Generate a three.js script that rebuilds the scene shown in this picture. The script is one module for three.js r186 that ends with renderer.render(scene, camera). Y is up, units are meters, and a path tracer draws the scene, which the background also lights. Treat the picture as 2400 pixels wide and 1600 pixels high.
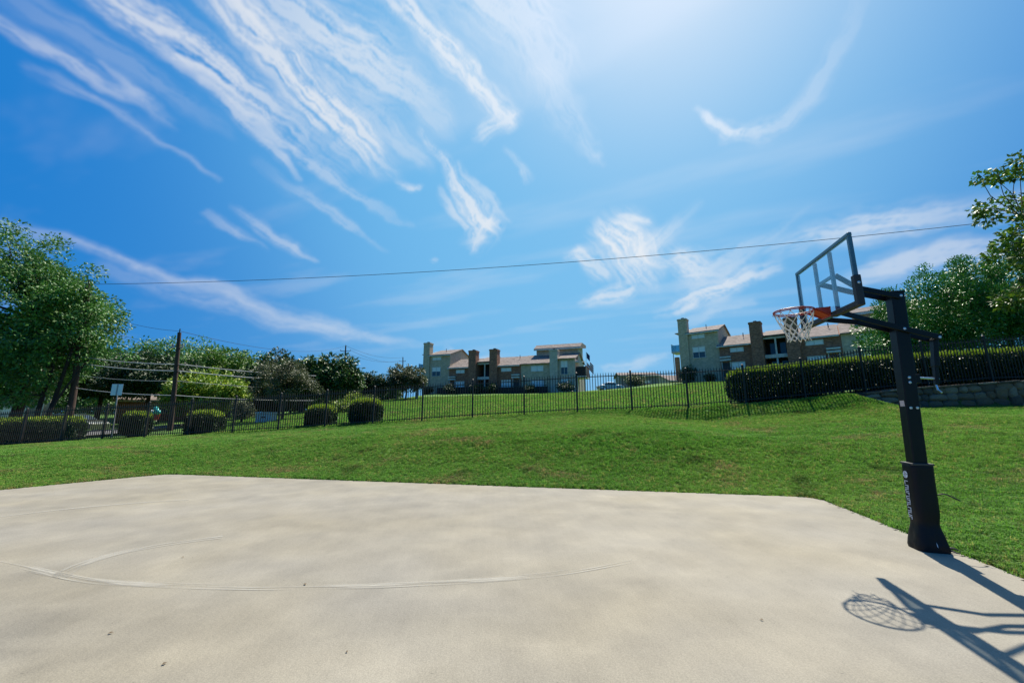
import * as THREE from 'three';
import { mergeGeometries, mergeVertices } from 'three/addons/utils/BufferGeometryUtils.js';
import { RoundedBoxGeometry } from 'three/addons/geometries/RoundedBoxGeometry.js';
import { ImprovedNoise } from 'three/addons/math/ImprovedNoise.js';

// ---------------------------------------------------------------- camera, sky, sun, exposure
const R = Math.PI / 180;
const scene = new THREE.Scene();
const camera = new THREE.PerspectiveCamera(82.93, 1024 / 682, 0.1, 2500);
camera.position.set(0, 1.56, 0);
camera.rotation.set(10.47 * R, 0, 0);
const renderer = new THREE.WebGLRenderer({ antialias: true });
renderer.toneMapping = THREE.LinearToneMapping;
renderer.toneMappingExposure = 1.6;
renderer.shadowMap.enabled = true;

const SUN_AZ = 28.3 * R, SUN_EL = 55.9 * R;
const sunDir = new THREE.Vector3(Math.sin(SUN_AZ) * Math.cos(SUN_EL), Math.sin(SUN_EL), -Math.cos(SUN_AZ) * Math.cos(SUN_EL));
const sun = new THREE.DirectionalLight(new THREE.Color(1, 0.93, 0.80), 4.9);
sun.position.copy(sunDir).multiplyScalar(120).add(new THREE.Vector3(0, 2, -30));
sun.target.position.set(0, 2, -30);
sun.castShadow = true;
sun.shadow.radius = 1;
sun.shadow.mapSize.set(4096, 4096);
Object.assign(sun.shadow.camera, { left: -75, right: 75, top: 75, bottom: -75, near: 1, far: 320 });
scene.add(sun, sun.target);

const rng = (s) => () => { s = (s + 0x6d2b79f5) | 0; let t = Math.imul(s ^ (s >>> 15), 1 | s); t = (t + Math.imul(t ^ (t >>> 7), 61 | t)) ^ t; return ((t ^ (t >>> 14)) >>> 0) / 4294967296; };
const IN = new ImprovedNoise();
const n3 = (x, y, z = 0) => IN.noise(x, y, z);
const fbm = (x, y, z, o = 4) => { let s = 0, a = 0.5, f = 1; for (let i = 0; i < o; i++) { s += a * n3(x * f, y * f, z + i * 7.3); a *= 0.5; f *= 2.03; } return s; };
const clamp = (x, a = 0, b = 1) => Math.min(b, Math.max(a, x));
const sstep = (a, b, x) => { const t = clamp((x - a) / (b - a)); return t * t * (3 - 2 * t); };
const lerp = (a, b, t) => a + (b - a) * t;
const s2l = (c) => { c /= 255; return c <= 0.04045 ? c / 12.92 : ((c + 0.055) / 1.055) ** 2.4; };
const lin = (r, g, b) => [s2l(r), s2l(g), s2l(b)];
const interp = (tab, x) => { if (x <= tab[0][0]) return tab[0][1]; for (let i = 1; i < tab.length; i++) if (x <= tab[i][0]) { const [a, b] = tab[i - 1], [c, d] = tab[i], t = (x - a) / (c - a); return lerp(b, d, t * t * (3 - 2 * t) * 0.5 + t * 0.5); } return tab[tab.length - 1][1]; };

// clear air plus cirrus, in sky coordinates: azimuth (0 = the hill, + = right) and elevation, degrees
{
  const AIR = 1.6;   // the colours below are as seen at this exposure
  const W = 2048, H = 1024, data = new Float32Array(W * H * 4);
  // each cirrus band: [streakiness, points [az, el, half width, opacity]]
  const bands = [
    [0.7, [[-66, 32.5, .8, .1], [-57.8, 32.3, .7, .4], [-54.7, 32, .75, .5], [-51.3, 32, .65, .45], [-44.4, 30.9, .5, .12]]],
    [0.7, [[-62, 35, 1.2, .08], [-54, 34.6, 1.2, .2], [-47, 33.6, 1, .18], [-40, 32, .8, .05]]],
    [0.8, [[-51.5, 33, .4, .2], [-48.8, 32.2, .5, .45], [-46, 31.6, .4, .15]]],
    [0.8, [[-56, 29.6, .7, .1], [-50.9, 30.2, .6, .28], [-47, 29.4, .5, .2], [-42, 27.6, .4, .22], [-40, 26.8, .3, .1]]],
    [1, [[-60, 40, 1.2, .3], [-51.6, 38.5, 1.5, .75], [-49, 38.2, 1.6, .8], [-45.3, 38, 1.8, .85], [-41.3, 37.2, 2, .8], [-35.4, 35.8, 1.8, .65], [-30, 33.6, 1.5, .3], [-26, 31.6, 1, .1]]],
    [1, [[-43, 35.4, .6, .3], [-40.5, 34.6, .9, .55], [-36.2, 33.6, 1.0, .45], [-31.8, 32.2, .9, .45], [-27, 30.6, .9, .4], [-20.8, 28.2, .6, .24], [-15.6, 26.1, .4, .1]]],
    [1, [[-35.5, 32.4, .7, .35], [-33.8, 31.4, .6, .5], [-31, 29.4, .4, .2]]],
    [1, [[-50, 45.5, 2, .5], [-42, 43.6, 1.9, .75], [-38, 42.2, 2, .85], [-33.8, 40.3, 2.2, .92], [-29.2, 38, 2.7, .95], [-24, 35.6, 2.5, .85], [-20.6, 33.4, 1.5, .4], [-18, 31.8, .8, .08]]],
    [.9, [[-48, 48, 3, .4], [-36.9, 45.7, 3.2, .6], [-30.1, 44.8, 3.6, .75], [-22.3, 44, 3.4, .7], [-15.6, 42.2, 2.4, .5], [-12, 39.8, 1.6, .28], [-9.8, 37.6, .8, .08]]],
    [.8, [[-24, 39.6, 1.6, .3], [-19, 37.4, 1.6, .38], [-15.5, 35.4, 1.2, .3], [-13.6, 33.8, .6, .06]]],
    [1, [[-30, 52.5, 2, .55], [-19.3, 50.4, 1.5, .75], [-14.6, 48.1, 1.4, .85], [-8.5, 45.5, 1.5, .85], [-3.4, 42.5, 1.3, .85], [-.4, 40.6, 1.4, .8], [-4.6, 39.2, 1.0, .5], [-6.6, 38.2, .4, .12]]],
    [.9, [[-18, 56, 4, .4], [-6, 53.5, 4.2, .6], [2, 50.5, 4, .5], [6, 46.5, 3, .36], [5, 43, 1.5, .14]]],
    [.8, [[6, 44.5, 1.6, .2], [9, 41, 2, .3], [11, 38.5, 1.5, .22], [13.5, 35.5, .7, .3], [14.6, 34.4, .4, .1]]],
    [1, [[-14.6, 38.2, .5, .3], [-12, 35.4, .8, .62], [-9.6, 33.2, 1.1, .7], [-6.8, 30, 1.5, .85], [-4.3, 27.2, 1.8, .95], [-5.6, 25.4, 1.5, .7], [-8, 25.1, .7, .12]]],
    [1, [[-8.6, 34.6, .5, .25], [-5.4, 31.6, .8, .42], [-2.2, 29.2, .6, .4], [-.4, 27.6, .4, .12]]],
    [1, [[-11.6, 31.5, .5, .25], [-9.4, 29.2, .6, .55], [-7.4, 27, .6, .5]]],
    [.8, [[-.5, 36.6, .5, .2], [1.2, 34.6, .6, .35], [2, 33.2, .4, .15]]],
    [1, [[-18, 31.2, .5, .25], [-16.4, 31.0, .55, .6], [-15.2, 31.5, .45, .55], [-14.6, 31.9, .3, .15]]],
    [.6, [[-56, 16.6, .5, .15], [-50, 16.2, .6, .34], [-45.6, 15.6, .55, .4], [-39.7, 14.5, .7, .34], [-32.2, 13, .9, .22], [-24, 11.6, .7, .2]]],
    [.6, [[-48, 14.4, 1.2, .14], [-38, 13, 1.4, .28], [-31, 11.8, 1.1, .36], [-25, 10.9, 1.0, .4], [-19, 10.2, .8, .34], [-14, 9.6, .5, .08]]],
    [.7, [[-40.5, 22.8, .4, .15], [-37.6, 21.7, .55, .34], [-34.2, 20.6, .35, .1]]],
    [.8, [[-38, 24.2, .5, .1], [-34.6, 22.6, .75, .35], [-30.6, 21, .7, .45], [-27.9, 19.7, .3, .2]]],
    [.8, [[-36, 29.4, 1, .06], [-30.6, 27.6, .9, .22], [-26.6, 26, .85, .34], [-22.3, 24.3, .5, .22], [-18.5, 22.8, .3, .05]]],
    [1, [[28.4, 37.6, .35, .25], [29.9, 36.2, .55, .7], [32, 34.4, .9, .72], [35, 33, 1.0, .5], [38, 33.2, .9, .34], [41.4, 34.4, .8, .3], [44.5, 37.4, .7, .2], [47, 40, .8, .1], [50, 44, 1, .08]]],
    [1, [[14.2, 26.4, 1.5, .65], [16.6, 24.6, 3, .98], [18.8, 21.4, 3, .95], [20.4, 18.8, 1.6, .55], [21.6, 16.8, .6, .12]]],
    [.8, [[18.4, 22, 1.8, .5], [21.5, 23.5, 1.4, .45], [25, 25.6, .9, .25], [28, 27, .6, .08]]],
    [1, [[8.4, 22.4, .6, .25], [10.6, 22.6, .9, .75], [13.4, 20.6, 1.6, .6]]],
    [1, [[10.6, 15.8, .6, .25], [13.6, 16.6, 1.0, .7], [17, 17.6, 1.2, .55]]],
    [1, [[16.8, 27.6, .3, .4], [18.4, 26.9, .6, .7], [20.2, 26.4, .45, .6]]],
    [.9, [[22.4, 20.4, .8, .4], [24.7, 20.6, 1.8, .75], [26.6, 19, 2.2, .75], [30, 19, 1.6, .45], [35, 21, .9, .22], [40, 23.4, .5, .06]]],
    [1, [[20.8, 13.8, .6, .2], [24, 14.4, 1.0, .6], [28.8, 15.8, 1.4, .85], [32.6, 17.4, 1.2, .72], [36.2, 17.8, .7, .3]]],
    [.8, [[24, 12.2, .6, .15], [28, 13, .7, .35], [33, 13.6, .6, .2]]],
    [.8, [[36, 19.6, .9, .25], [40, 20.2, 1.2, .5], [44, 19.8, 1.7, .68], [49, 19, 1.6, .5], [54, 18.6, 1.1, .35], [60, 18, .8, .15]]],
    [.8, [[41, 15, .8, .3], [46, 15.2, 1.3, .6], [52, 15.4, 1.1, .55], [58, 15, .9, .3]]],
    [.9, [[-10, 9.8, .3, .1], [-8.6, 8.4, .4, .35], [-7, 6.6, .3, .15]]],
    [.9, [[-5, 7.4, .5, .2], [-3, 7.8, .8, .5], [-.6, 6.4, .8, .4]]],
    [.9, [[6, 8, .3, .15], [8, 8.6, .4, .55], [10, 9.2, .35, .35]]],
    [.9, [[14, 6.4, .5, .2], [18, 7.2, .9, .4], [22, 8, .6, .2]]],
    [1, [[-12.6, 22, .2, .3], [-11.9, 22, .3, .65], [-11.2, 22.1, .2, .3]]],
  ];
  const prep = bands.map(([k, pts], bi) => {
    const seg = []; let L = 0;
    for (let i = 0; i + 1 < pts.length; i++) {
      const [a0, e0, w0, o0] = pts[i], [a1, e1, w1, o1] = pts[i + 1], c = Math.cos((e0 + e1) / 2 * R);
      const l = Math.hypot((a1 - a0) * c, e1 - e0); seg.push({ a0, e0, w0, o0, a1, e1, w1, o1, c, l, L }); L += l;
    }
    const m = 9, as = pts.map((p) => p[0]), es = pts.map((p) => p[1]);
    return { k, seg, bi, box: [Math.min(...as) - m * 1.4, Math.max(...as) + m * 1.4, Math.min(...es) - m, Math.max(...es) + m] };
  });
  const mid3 = new THREE.Vector3(Math.sin(9 * R) * Math.cos(36 * R), Math.sin(36 * R), -Math.cos(9 * R) * Math.cos(36 * R));
  const deep = lin(0, 117, 204), mid = lin(106, 186, 238), pale = lin(158, 208, 240), glow = lin(232, 240, 252), white = [0.93, 0.95, 0.98], ground = [0.06, 0.09, 0.05];
  for (let row = 0; row < H; row++) {
    const el = ((row + 0.5) / H - 0.5) * Math.PI, y = Math.sin(el), eld = el / R;
    for (let col = 0; col < W; col++) {
      const lon = ((col + 0.5) / W - 0.5) * 2 * Math.PI, x = Math.cos(lon) * Math.cos(el), z = Math.sin(lon) * Math.cos(el);
      const az = Math.atan2(x, -z) / R, o = (row * W + col) * 4;
      const ca = clamp(x * sunDir.x + y * sunDir.y + z * sunDir.z, -1, 1), g = Math.acos(ca) / R;
      const near = Math.exp(-((g / 31) ** 2)), aur = Math.exp(-((g / 16) ** 1.6)), g2 = Math.acos(clamp(x * mid3.x + y * mid3.y + z * mid3.z, -1, 1)) / R, wide = 1 / (1 + Math.exp((g2 - 37) / 7)), hor = Math.exp(-Math.max(0, eld) / 13);
      let c = [0, 1, 2].map((i) => {
        let v = deep[i];
        v = lerp(v, mid[i], clamp(wide * 0.93 + hor * 0.30));
        v = lerp(v, pale[i], clamp(near * 0.4 + hor * wide * 0.8));
        return lerp(v, glow[i] * 1.05, aur * 0.85);
      });
      if (eld < 0) { const t = sstep(0, -6, eld); c = c.map((v, i) => lerp(v, ground[i], t)); } else {
        let clear = 1;
        const wx = fbm(az * 0.16, eld * 0.22, 3.1, 3) * 4.2, wy = fbm(az * 0.16, eld * 0.22, 11.7, 3) * 2.6;
        const fx = fbm(az * 0.7, eld * 0.9, 5.5, 3) * 0.8, fy = fbm(az * 0.7, eld * 0.9, 21.5, 3) * 0.55;
        for (const b of prep) {
          if (az < b.box[0] || az > b.box[1] || eld < b.box[2] || eld > b.box[3]) continue;
          const qa = az + (wx + fx) * 0.55, qe = eld + (wy + fy) * 0.55; let best = 0;
          for (const s of b.seg) {
            const dx = (s.a1 - s.a0) * s.c, dy = s.e1 - s.e0, px = (qa - s.a0) * s.c, py = qe - s.e0;
            const t = clamp((px * dx + py * dy) / (s.l * s.l)), d = Math.hypot(px - dx * t, py - dy * t), w = lerp(s.w0, s.w1, t);
            if (d > w * 2.6) continue;
            const side = (dx * py - dy * px) / s.l, along = s.L + s.l * t;
            const fib = fbm(along * 0.13 + b.bi * 13, side * 1.9 + b.bi * 5, 1.5, 5), puff = fbm(along * 0.75 + side * 0.4, side * 1.2 - along * 0.25, 9.5 + b.bi, 5), fine = fbm(along * 0.4 + puff, side * 4.6, 30 + b.bi, 4);
            const prof = Math.exp(-((d / w) ** 2) * 1.15);
            const tex = 0.70 + b.k * (fib * 1.5 + puff * 0.75 + fine * 0.75);
            const a = 0.84 * lerp(s.o0, s.o1, t) * clamp(prof * 1.4 * clamp(tex, 0, 1.25) - 0.05, 0, 1);
            if (a > best) best = a;
          }
          clear *= 1 - best;
        }
        // thin veil that goes on all round the sky
        const k = 1 / Math.max(0.12, y), vx = x * k, vz = z * k, veil = sstep(0.1, 0.5, fbm(vx * 0.5 + vz * 0.35, vz * 1.7 - vx * 0.9, 40, 5) + 0.12) * sstep(2, 16, eld) * 0.16;
        clear *= 1 - veil;
        const lit = 1 + 0.35 * near;
        c = c.map((v, i) => lerp(Math.max(v, white[i] * 0.88), v, clear) * (1 + (lit - 1) * (1 - clear) * 0.6));
      }
      data[o] = c[0] / AIR; data[o + 1] = c[1] / AIR; data[o + 2] = c[2] / AIR; data[o + 3] = 1;
    }
  }
  const tex = new THREE.DataTexture(data, W, H, THREE.RGBAFormat, THREE.FloatType);
  tex.mapping = THREE.EquirectangularReflectionMapping; tex.magFilter = THREE.LinearFilter; tex.minFilter = THREE.LinearFilter; tex.needsUpdate = true;
  scene.background = tex; scene.environment = tex;
}

// ---------------------------------------------------------------- helpers
const V = (x, y, z) => new THREE.Vector3(x, y, z);
const used = {};
const numbered = (n) => { used[n] = (used[n] ?? -1) + 1; return used[n] ? n + '_' + String(used[n]).padStart(3, '0') : n; };
const flat = (list) => { list = [].concat(list).map((g) => { const h = g.index ? g.toNonIndexed() : g; for (const k of Object.keys(h.attributes)) if (!['position', 'normal', 'uv', 'color'].includes(k)) h.deleteAttribute(k); return h; }); return list.length > 1 ? mergeGeometries(list) : list[0]; };
function metreUV(g) {            // box-projected uv, in metres
  if (g.index) g = g.toNonIndexed();
  const p = g.attributes.position, n = g.attributes.normal, uv = new Float32Array(p.count * 2);
  for (let i = 0; i < p.count; i++) {
    const ax = Math.abs(n.getX(i)), ay = Math.abs(n.getY(i)), az = Math.abs(n.getZ(i)), x = p.getX(i), y = p.getY(i), z = p.getZ(i);
    if (ay > ax && ay > az) { uv[2 * i] = x; uv[2 * i + 1] = z; } else if (ax > az) { uv[2 * i] = z; uv[2 * i + 1] = y; } else { uv[2 * i] = x; uv[2 * i + 1] = y; }
  }
  g.setAttribute('uv', new THREE.BufferAttribute(uv, 2));
  return g;
}
const tag = (o, label, category, group, kind) => { Object.assign(o.userData, { label, category }); if (group) o.userData.group = group; if (kind) o.userData.kind = kind; return o; };
function thing(name, label, category, pos = [0, 0, 0], turn = 0, group) { const o = new THREE.Group(); o.name = numbered(name); o.position.set(...pos); o.rotation.y = turn; scene.add(o); return tag(o, label, category, group); }
function part(name, geo, m, parent, label) { const o = new THREE.Mesh(metreUV(flat(geo)), m); o.name = name; parent.add(o); if (label) o.userData.label = label; return o; }
function raw(name, geo, m, parent, kind) { const o = new THREE.Mesh(geo, m); o.name = name; (parent || scene).add(o); if (kind) o.userData.kind = kind; return o; }
const box = (x0, x1, y0, y1, z0, z1) => { const g = new THREE.BoxGeometry(Math.abs(x1 - x0), Math.abs(y1 - y0), Math.abs(z1 - z0)); g.translate((x0 + x1) / 2, (y0 + y1) / 2, (z0 + z1) / 2); return g; };
const rbox = (x0, x1, y0, y1, z0, z1, r = 0.01) => { const g = new RoundedBoxGeometry(Math.abs(x1 - x0), Math.abs(y1 - y0), Math.abs(z1 - z0), 2, r); g.translate((x0 + x1) / 2, (y0 + y1) / 2, (z0 + z1) / 2); return g; };
function beam(a, b, w, h, r = 0.006) {       // a bar with a rounded box section between two points
  const d = b.clone().sub(a), L = d.length(), g = new RoundedBoxGeometry(w, h, L, 2, Math.min(r, w / 2.2, h / 2.2)), m = new THREE.Matrix4().lookAt(b, a, Math.abs(d.y) > 0.97 * L ? V(0, 0, 1) : V(0, 1, 0));
  g.applyMatrix4(m); const c = a.clone().add(b).multiplyScalar(0.5); g.translate(c.x, c.y, c.z); return g;
}
function rod(a, b, r0, r1 = r0, n = 8) {      // a tapered round bar
  const d = b.clone().sub(a), L = d.length(), g = new THREE.CylinderGeometry(r1, r0, L, n, 1);
  g.applyQuaternion(new THREE.Quaternion().setFromUnitVectors(V(0, 1, 0), d.normalize())); const c = a.clone().add(b).multiplyScalar(0.5); g.translate(c.x, c.y, c.z); return g;
}
function limb(pts, r0, r1, n = 6, seg = 8) {  // a curved tapered limb
  const c = new THREE.CatmullRomCurve3(pts), g = new THREE.TubeGeometry(c, seg, 1, n), p = g.attributes.position;
  for (let i = 0; i <= seg; i++) { const q = c.getPointAt(i / seg), r = lerp(r0, r1, i / seg); for (let j = 0; j <= n; j++) { const k = i * (n + 1) + j; p.setXYZ(k, q.x + (p.getX(k) - q.x) * r, q.y + (p.getY(k) - q.y) * r, q.z + (p.getZ(k) - q.z) * r); } }
  return g;
}
function prism(poly, x0, x1) {               // polygon of [z, y] pushed along x
  const s = new THREE.Shape(poly.map(([z, y]) => new THREE.Vector2(-z, y))), g = new THREE.ExtrudeGeometry(s, { depth: x1 - x0, bevelEnabled: false });
  g.rotateY(Math.PI / 2); g.translate(x0, 0, 0); return g;
}
function greyTex(size, f, colour = false, rep = 1) {
  const d = new Uint8Array(size * size * 4);
  for (let y = 0; y < size; y++) for (let x = 0; x < size; x++) { const v = f(x / size, y / size), o = (y * size + x) * 4; const a = Array.isArray(v) ? v : [v, v, v]; for (let i = 0; i < 3; i++) d[o + i] = clamp(a[i]) * 255; d[o + 3] = 255; }
  const t = new THREE.DataTexture(d, size, size, THREE.RGBAFormat); t.wrapS = t.wrapT = THREE.RepeatWrapping; t.magFilter = THREE.LinearFilter; t.minFilter = THREE.LinearMipmapLinearFilter; t.generateMipmaps = true; t.repeat.set(rep, rep);
  if (colour) t.colorSpace = THREE.SRGBColorSpace; t.needsUpdate = true; return t;
}
// noise that tiles: p cells per tile
function tileNoise(seed) { const r = rng(seed), P = Array.from({ length: 4096 }, () => r()); return (u, v, p, k = 0) => { const x = u * p, y = v * p, ix = Math.floor(x), iy = Math.floor(y), fx = x - ix, fy = y - iy, sx = fx * fx * (3 - 2 * fx), sy = fy * fy * (3 - 2 * fy), at = (a, b) => P[(((a % p) + p) % p * 67 + (((b % p) + p) % p) * 131 + k * 977) & 4095]; return lerp(lerp(at(ix, iy), at(ix + 1, iy), sx), lerp(at(ix, iy + 1), at(ix + 1, iy + 1), sx), sy); }; }
const tn = tileNoise(5), tfbm = (u, v, p, o, k = 0) => { let s = 0, a = 0.5, t = 0; for (let i = 0; i < o; i++) { s += a * tn(u, v, p << i, k + i); t += a; a *= 0.55; } return s / t; };
const grain = greyTex(512, (u, v) => 0.86 + 0.28 * (tfbm(u, v, 8, 6) - 0.5) + 0.10 * (tn(u, v, 256, 9) - 0.5), true, 0.5);
const grainBump = greyTex(512, (u, v) => tfbm(u, v, 16, 5, 3), false, 0.8);
const std = (r, g, b, rough = 0.8, o = {}) => new THREE.MeshStandardMaterial({ color: new THREE.Color().setRGB(r, g, b), roughness: rough, ...o });
const worn = (r, g, b, rough = 0.85, bump = 0.003, o = {}) => std(r, g, b, rough, { map: grain, bumpMap: grainBump, bumpScale: bump, ...o });

// ---------------------------------------------------------------- the lie of the land
const FENCE = [[-60, -1.5], [-40, -0.75], [-27.3, -0.23], [-20.5, 0.21], [-13.7, 0.54], [-9, 0.84], [-4.3, 1.14], [-1.9, 1.3], [0.54, 1.43], [2.9, 1.55], [5.2, 1.62], [7.5, 1.72], [9.8, 1.92], [12, 2.1], [14, 2.32], [17.1, 2.62], [20.7, 2.85], [40, 3.3]];
const fenceZ = (x) => -(18.1 - 0.11 * x);
const COURT = [[-16.6, -0.4], [-10.58, -8.4], [-9.25, -10.2], [-9.02, -10.42], [-8.7, -10.47], [5.35, -7.79], [5.6, -7.68], [5.7, -7.45], [4.95, -4.09], [3.6, 2.2], [2.8, 6], [-16, 6]];
const courtDist = (x, z) => { let d = 1e9, inside = false; for (let i = 0, j = COURT.length - 1; i < COURT.length; j = i++) { const [ax, az] = COURT[i], [bx, bz] = COURT[j], dx = bx - ax, dz = bz - az, t = clamp(((x - ax) * dx + (z - az) * dz) / (dx * dx + dz * dz)); d = Math.min(d, Math.hypot(x - ax - dx * t, z - az - dz * t)); if ((az > z) !== (bz > z) && x < (bx - ax) * (z - az) / (bz - az) + ax) inside = !inside; } return inside ? -d : d; };
const WALL_X0 = 14.6, wallZ = (x) => fenceZ(x) + 0.42;
const crest = (x) => interp([[-60, 1.4], [-40, 1.9], [-26, 2.4], [-19, 4.4], [-15, 5.1], [0, 5.3], [12, 5.5], [20, 6.1], [28, 7.0], [45, 8.2], [70, 9]], x);   // ground 73 m out
function groundY(x, z) {
  const zf = fenceZ(x), F = interp(FENCE, x), behind = zf - z;
  const wob = fbm(x * 0.12, z * 0.12, 2, 3) * 0.16;
  const wallK = sstep(13.4, 15.4, x);
  if (behind >= -0.2) {
    return lerp(F, crest(x), clamp(behind, 0, 73 + zf) / (73 + zf)) + wob * sstep(0, 8, behind) - Math.min(3, Math.max(0, -z - 92) * 0.03);
  }
  const sd = courtDist(x, z), front = lerp(F, 1.72 + 0.02 * (x - 15), wallK), sf = Math.max(0, z - zf - 0.2);
  if (sd <= 0) return -0.06;
  const t = sd / (sd + sf), prof = 0.62 * Math.pow(t, 0.8) + 0.38 * sstep(0.02, 0.42, t);
  let e = front * prof - 0.012 + wob * sstep(0, 4, sd) * sstep(0, 2.5, sf) + fbm(x * 1.1, z * 1.5, 7, 3) * 0.075 * sstep(0.1, 1.2, sd) * sstep(0, 1, sf);
  e -= 0.42 * sstep(3.5, 8, x) * (1 - wallK) * sstep(0, 1.5, sf) * sstep(0, 5, sd);
  e += 0.22 * Math.exp(-(((x - 14.3) / 1.3) ** 2) - (((z - (fenceZ(14.3) + 0.9)) / 1.0) ** 2));
  if (x > WALL_X0) { const w = sstep(wallZ(x) + 0.02, wallZ(x) - 0.2, z); e = lerp(e, F - 0.08, w * wallK); } else e = lerp(e, F, sstep(0.6, 0, sf) * (1 - wallK));
  return e;
}
// how dry, how lush: patches of turf, a property of the grass itself
const turf = (x, z) => ({ dry: clamp(0.5 + fbm(x * 0.55, z * 0.8, 60, 4) * 1.5 - 0.12), lush: clamp(0.5 + fbm(x * 0.21, z * 0.3, 80, 3) * 1.6), clover: sstep(0.18, 0.4, fbm(x * 1.1, z * 1.6, 95, 3)) });
const turfCol = (x, z) => { const t = turf(x, z), c = [lerp(0.185, 0.125, t.lush), lerp(0.325, 0.29, t.lush), lerp(0.046, 0.032, t.lush)]; const d = sstep(0.5, 0.95, t.dry) * 0.5; return [lerp(c[0], 0.20, d), lerp(c[1], 0.22, d), lerp(c[2], 0.07, d)]; };
{
  const xs = [], zs = [], push = (a, lo, hi, st) => { for (let v = lo; v < hi - 1e-6; v += st) a.push(v); };
  push(xs, -700, -100, 60); push(xs, -100, -36, 3.2); push(xs, -36, -22, 0.7); push(xs, -22, 24, 0.2); push(xs, 24, 40, 0.8); push(xs, 40, 100, 3); push(xs, 100, 701, 60);
  push(zs, -1200, -120, 90); push(zs, -120, -60, 4); push(zs, -60, -30, 0.9); push(zs, -30, -20.6, 0.45); push(zs, -20.6, -2, 0.16); push(zs, -2, 12, 1); push(zs, 12, 201, 40);
  const nx = xs.length, nz = zs.length, pos = new Float32Array(nx * nz * 3), col = new Float32Array(nx * nz * 3), uv = new Float32Array(nx * nz * 2), idx = [];
  for (let j = 0; j < nz; j++) for (let i = 0; i < nx; i++) {
    const k = j * nx + i, x = xs[i], z = zs[j], c = turfCol(x, z); pos.set([x, groundY(x, z), z], k * 3); uv.set([x, z], k * 2);
    const sd = courtDist(x, z), bare = sstep(0.55, 0.0, sd) * clamp(0.35 + fbm(x * 2.2, z * 2.2, 12, 3) * 1.6) * sstep(3.5, 5, x);
    const hedgeSoil = x > 9.2 && x < 24 ? sstep(0.5, 0.0, Math.abs(z - (fenceZ(x) - 0.35)) - 0.55) : 0, soil = Math.max(bare, hedgeSoil);
    col.set([lerp(c[0], 0.13, soil), lerp(c[1], 0.09, soil), lerp(c[2], 0.055, soil)], k * 3);
    if (i < nx - 1 && j < nz - 1) idx.push(k, k + nx, k + 1, k + 1, k + nx, k + nx + 1);
  }
  const g = new THREE.BufferGeometry(); g.setAttribute('position', new THREE.BufferAttribute(pos, 3)); g.setAttribute('color', new THREE.BufferAttribute(col, 3)); g.setAttribute('uv', new THREE.BufferAttribute(uv, 2)); g.setIndex(idx); g.computeVertexNormals();
  const turfMap = greyTex(1024, (u, v) => { const a = tfbm(u, v, 24, 6, 1), b = tn(u, v, 512, 4), c = tfbm(u, v, 6, 4, 7); const s = 0.80 + 0.55 * (a - 0.5) + 0.34 * (b - 0.5); return [s * (0.95 + 0.25 * (c - 0.5)), s, s * 0.92]; }, true, 0.35);
  const turfBump = greyTex(1024, (u, v) => 0.6 * tfbm(u, v, 64, 4, 2) + 0.4 * tn(u, v, 512, 6), false, 0.35);
  const m = new THREE.MeshStandardMaterial({ vertexColors: true, map: turfMap, bumpMap: turfBump, bumpScale: 0.05, roughness: 1 });
  raw('ground', g, m, null, 'structure');
}

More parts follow.
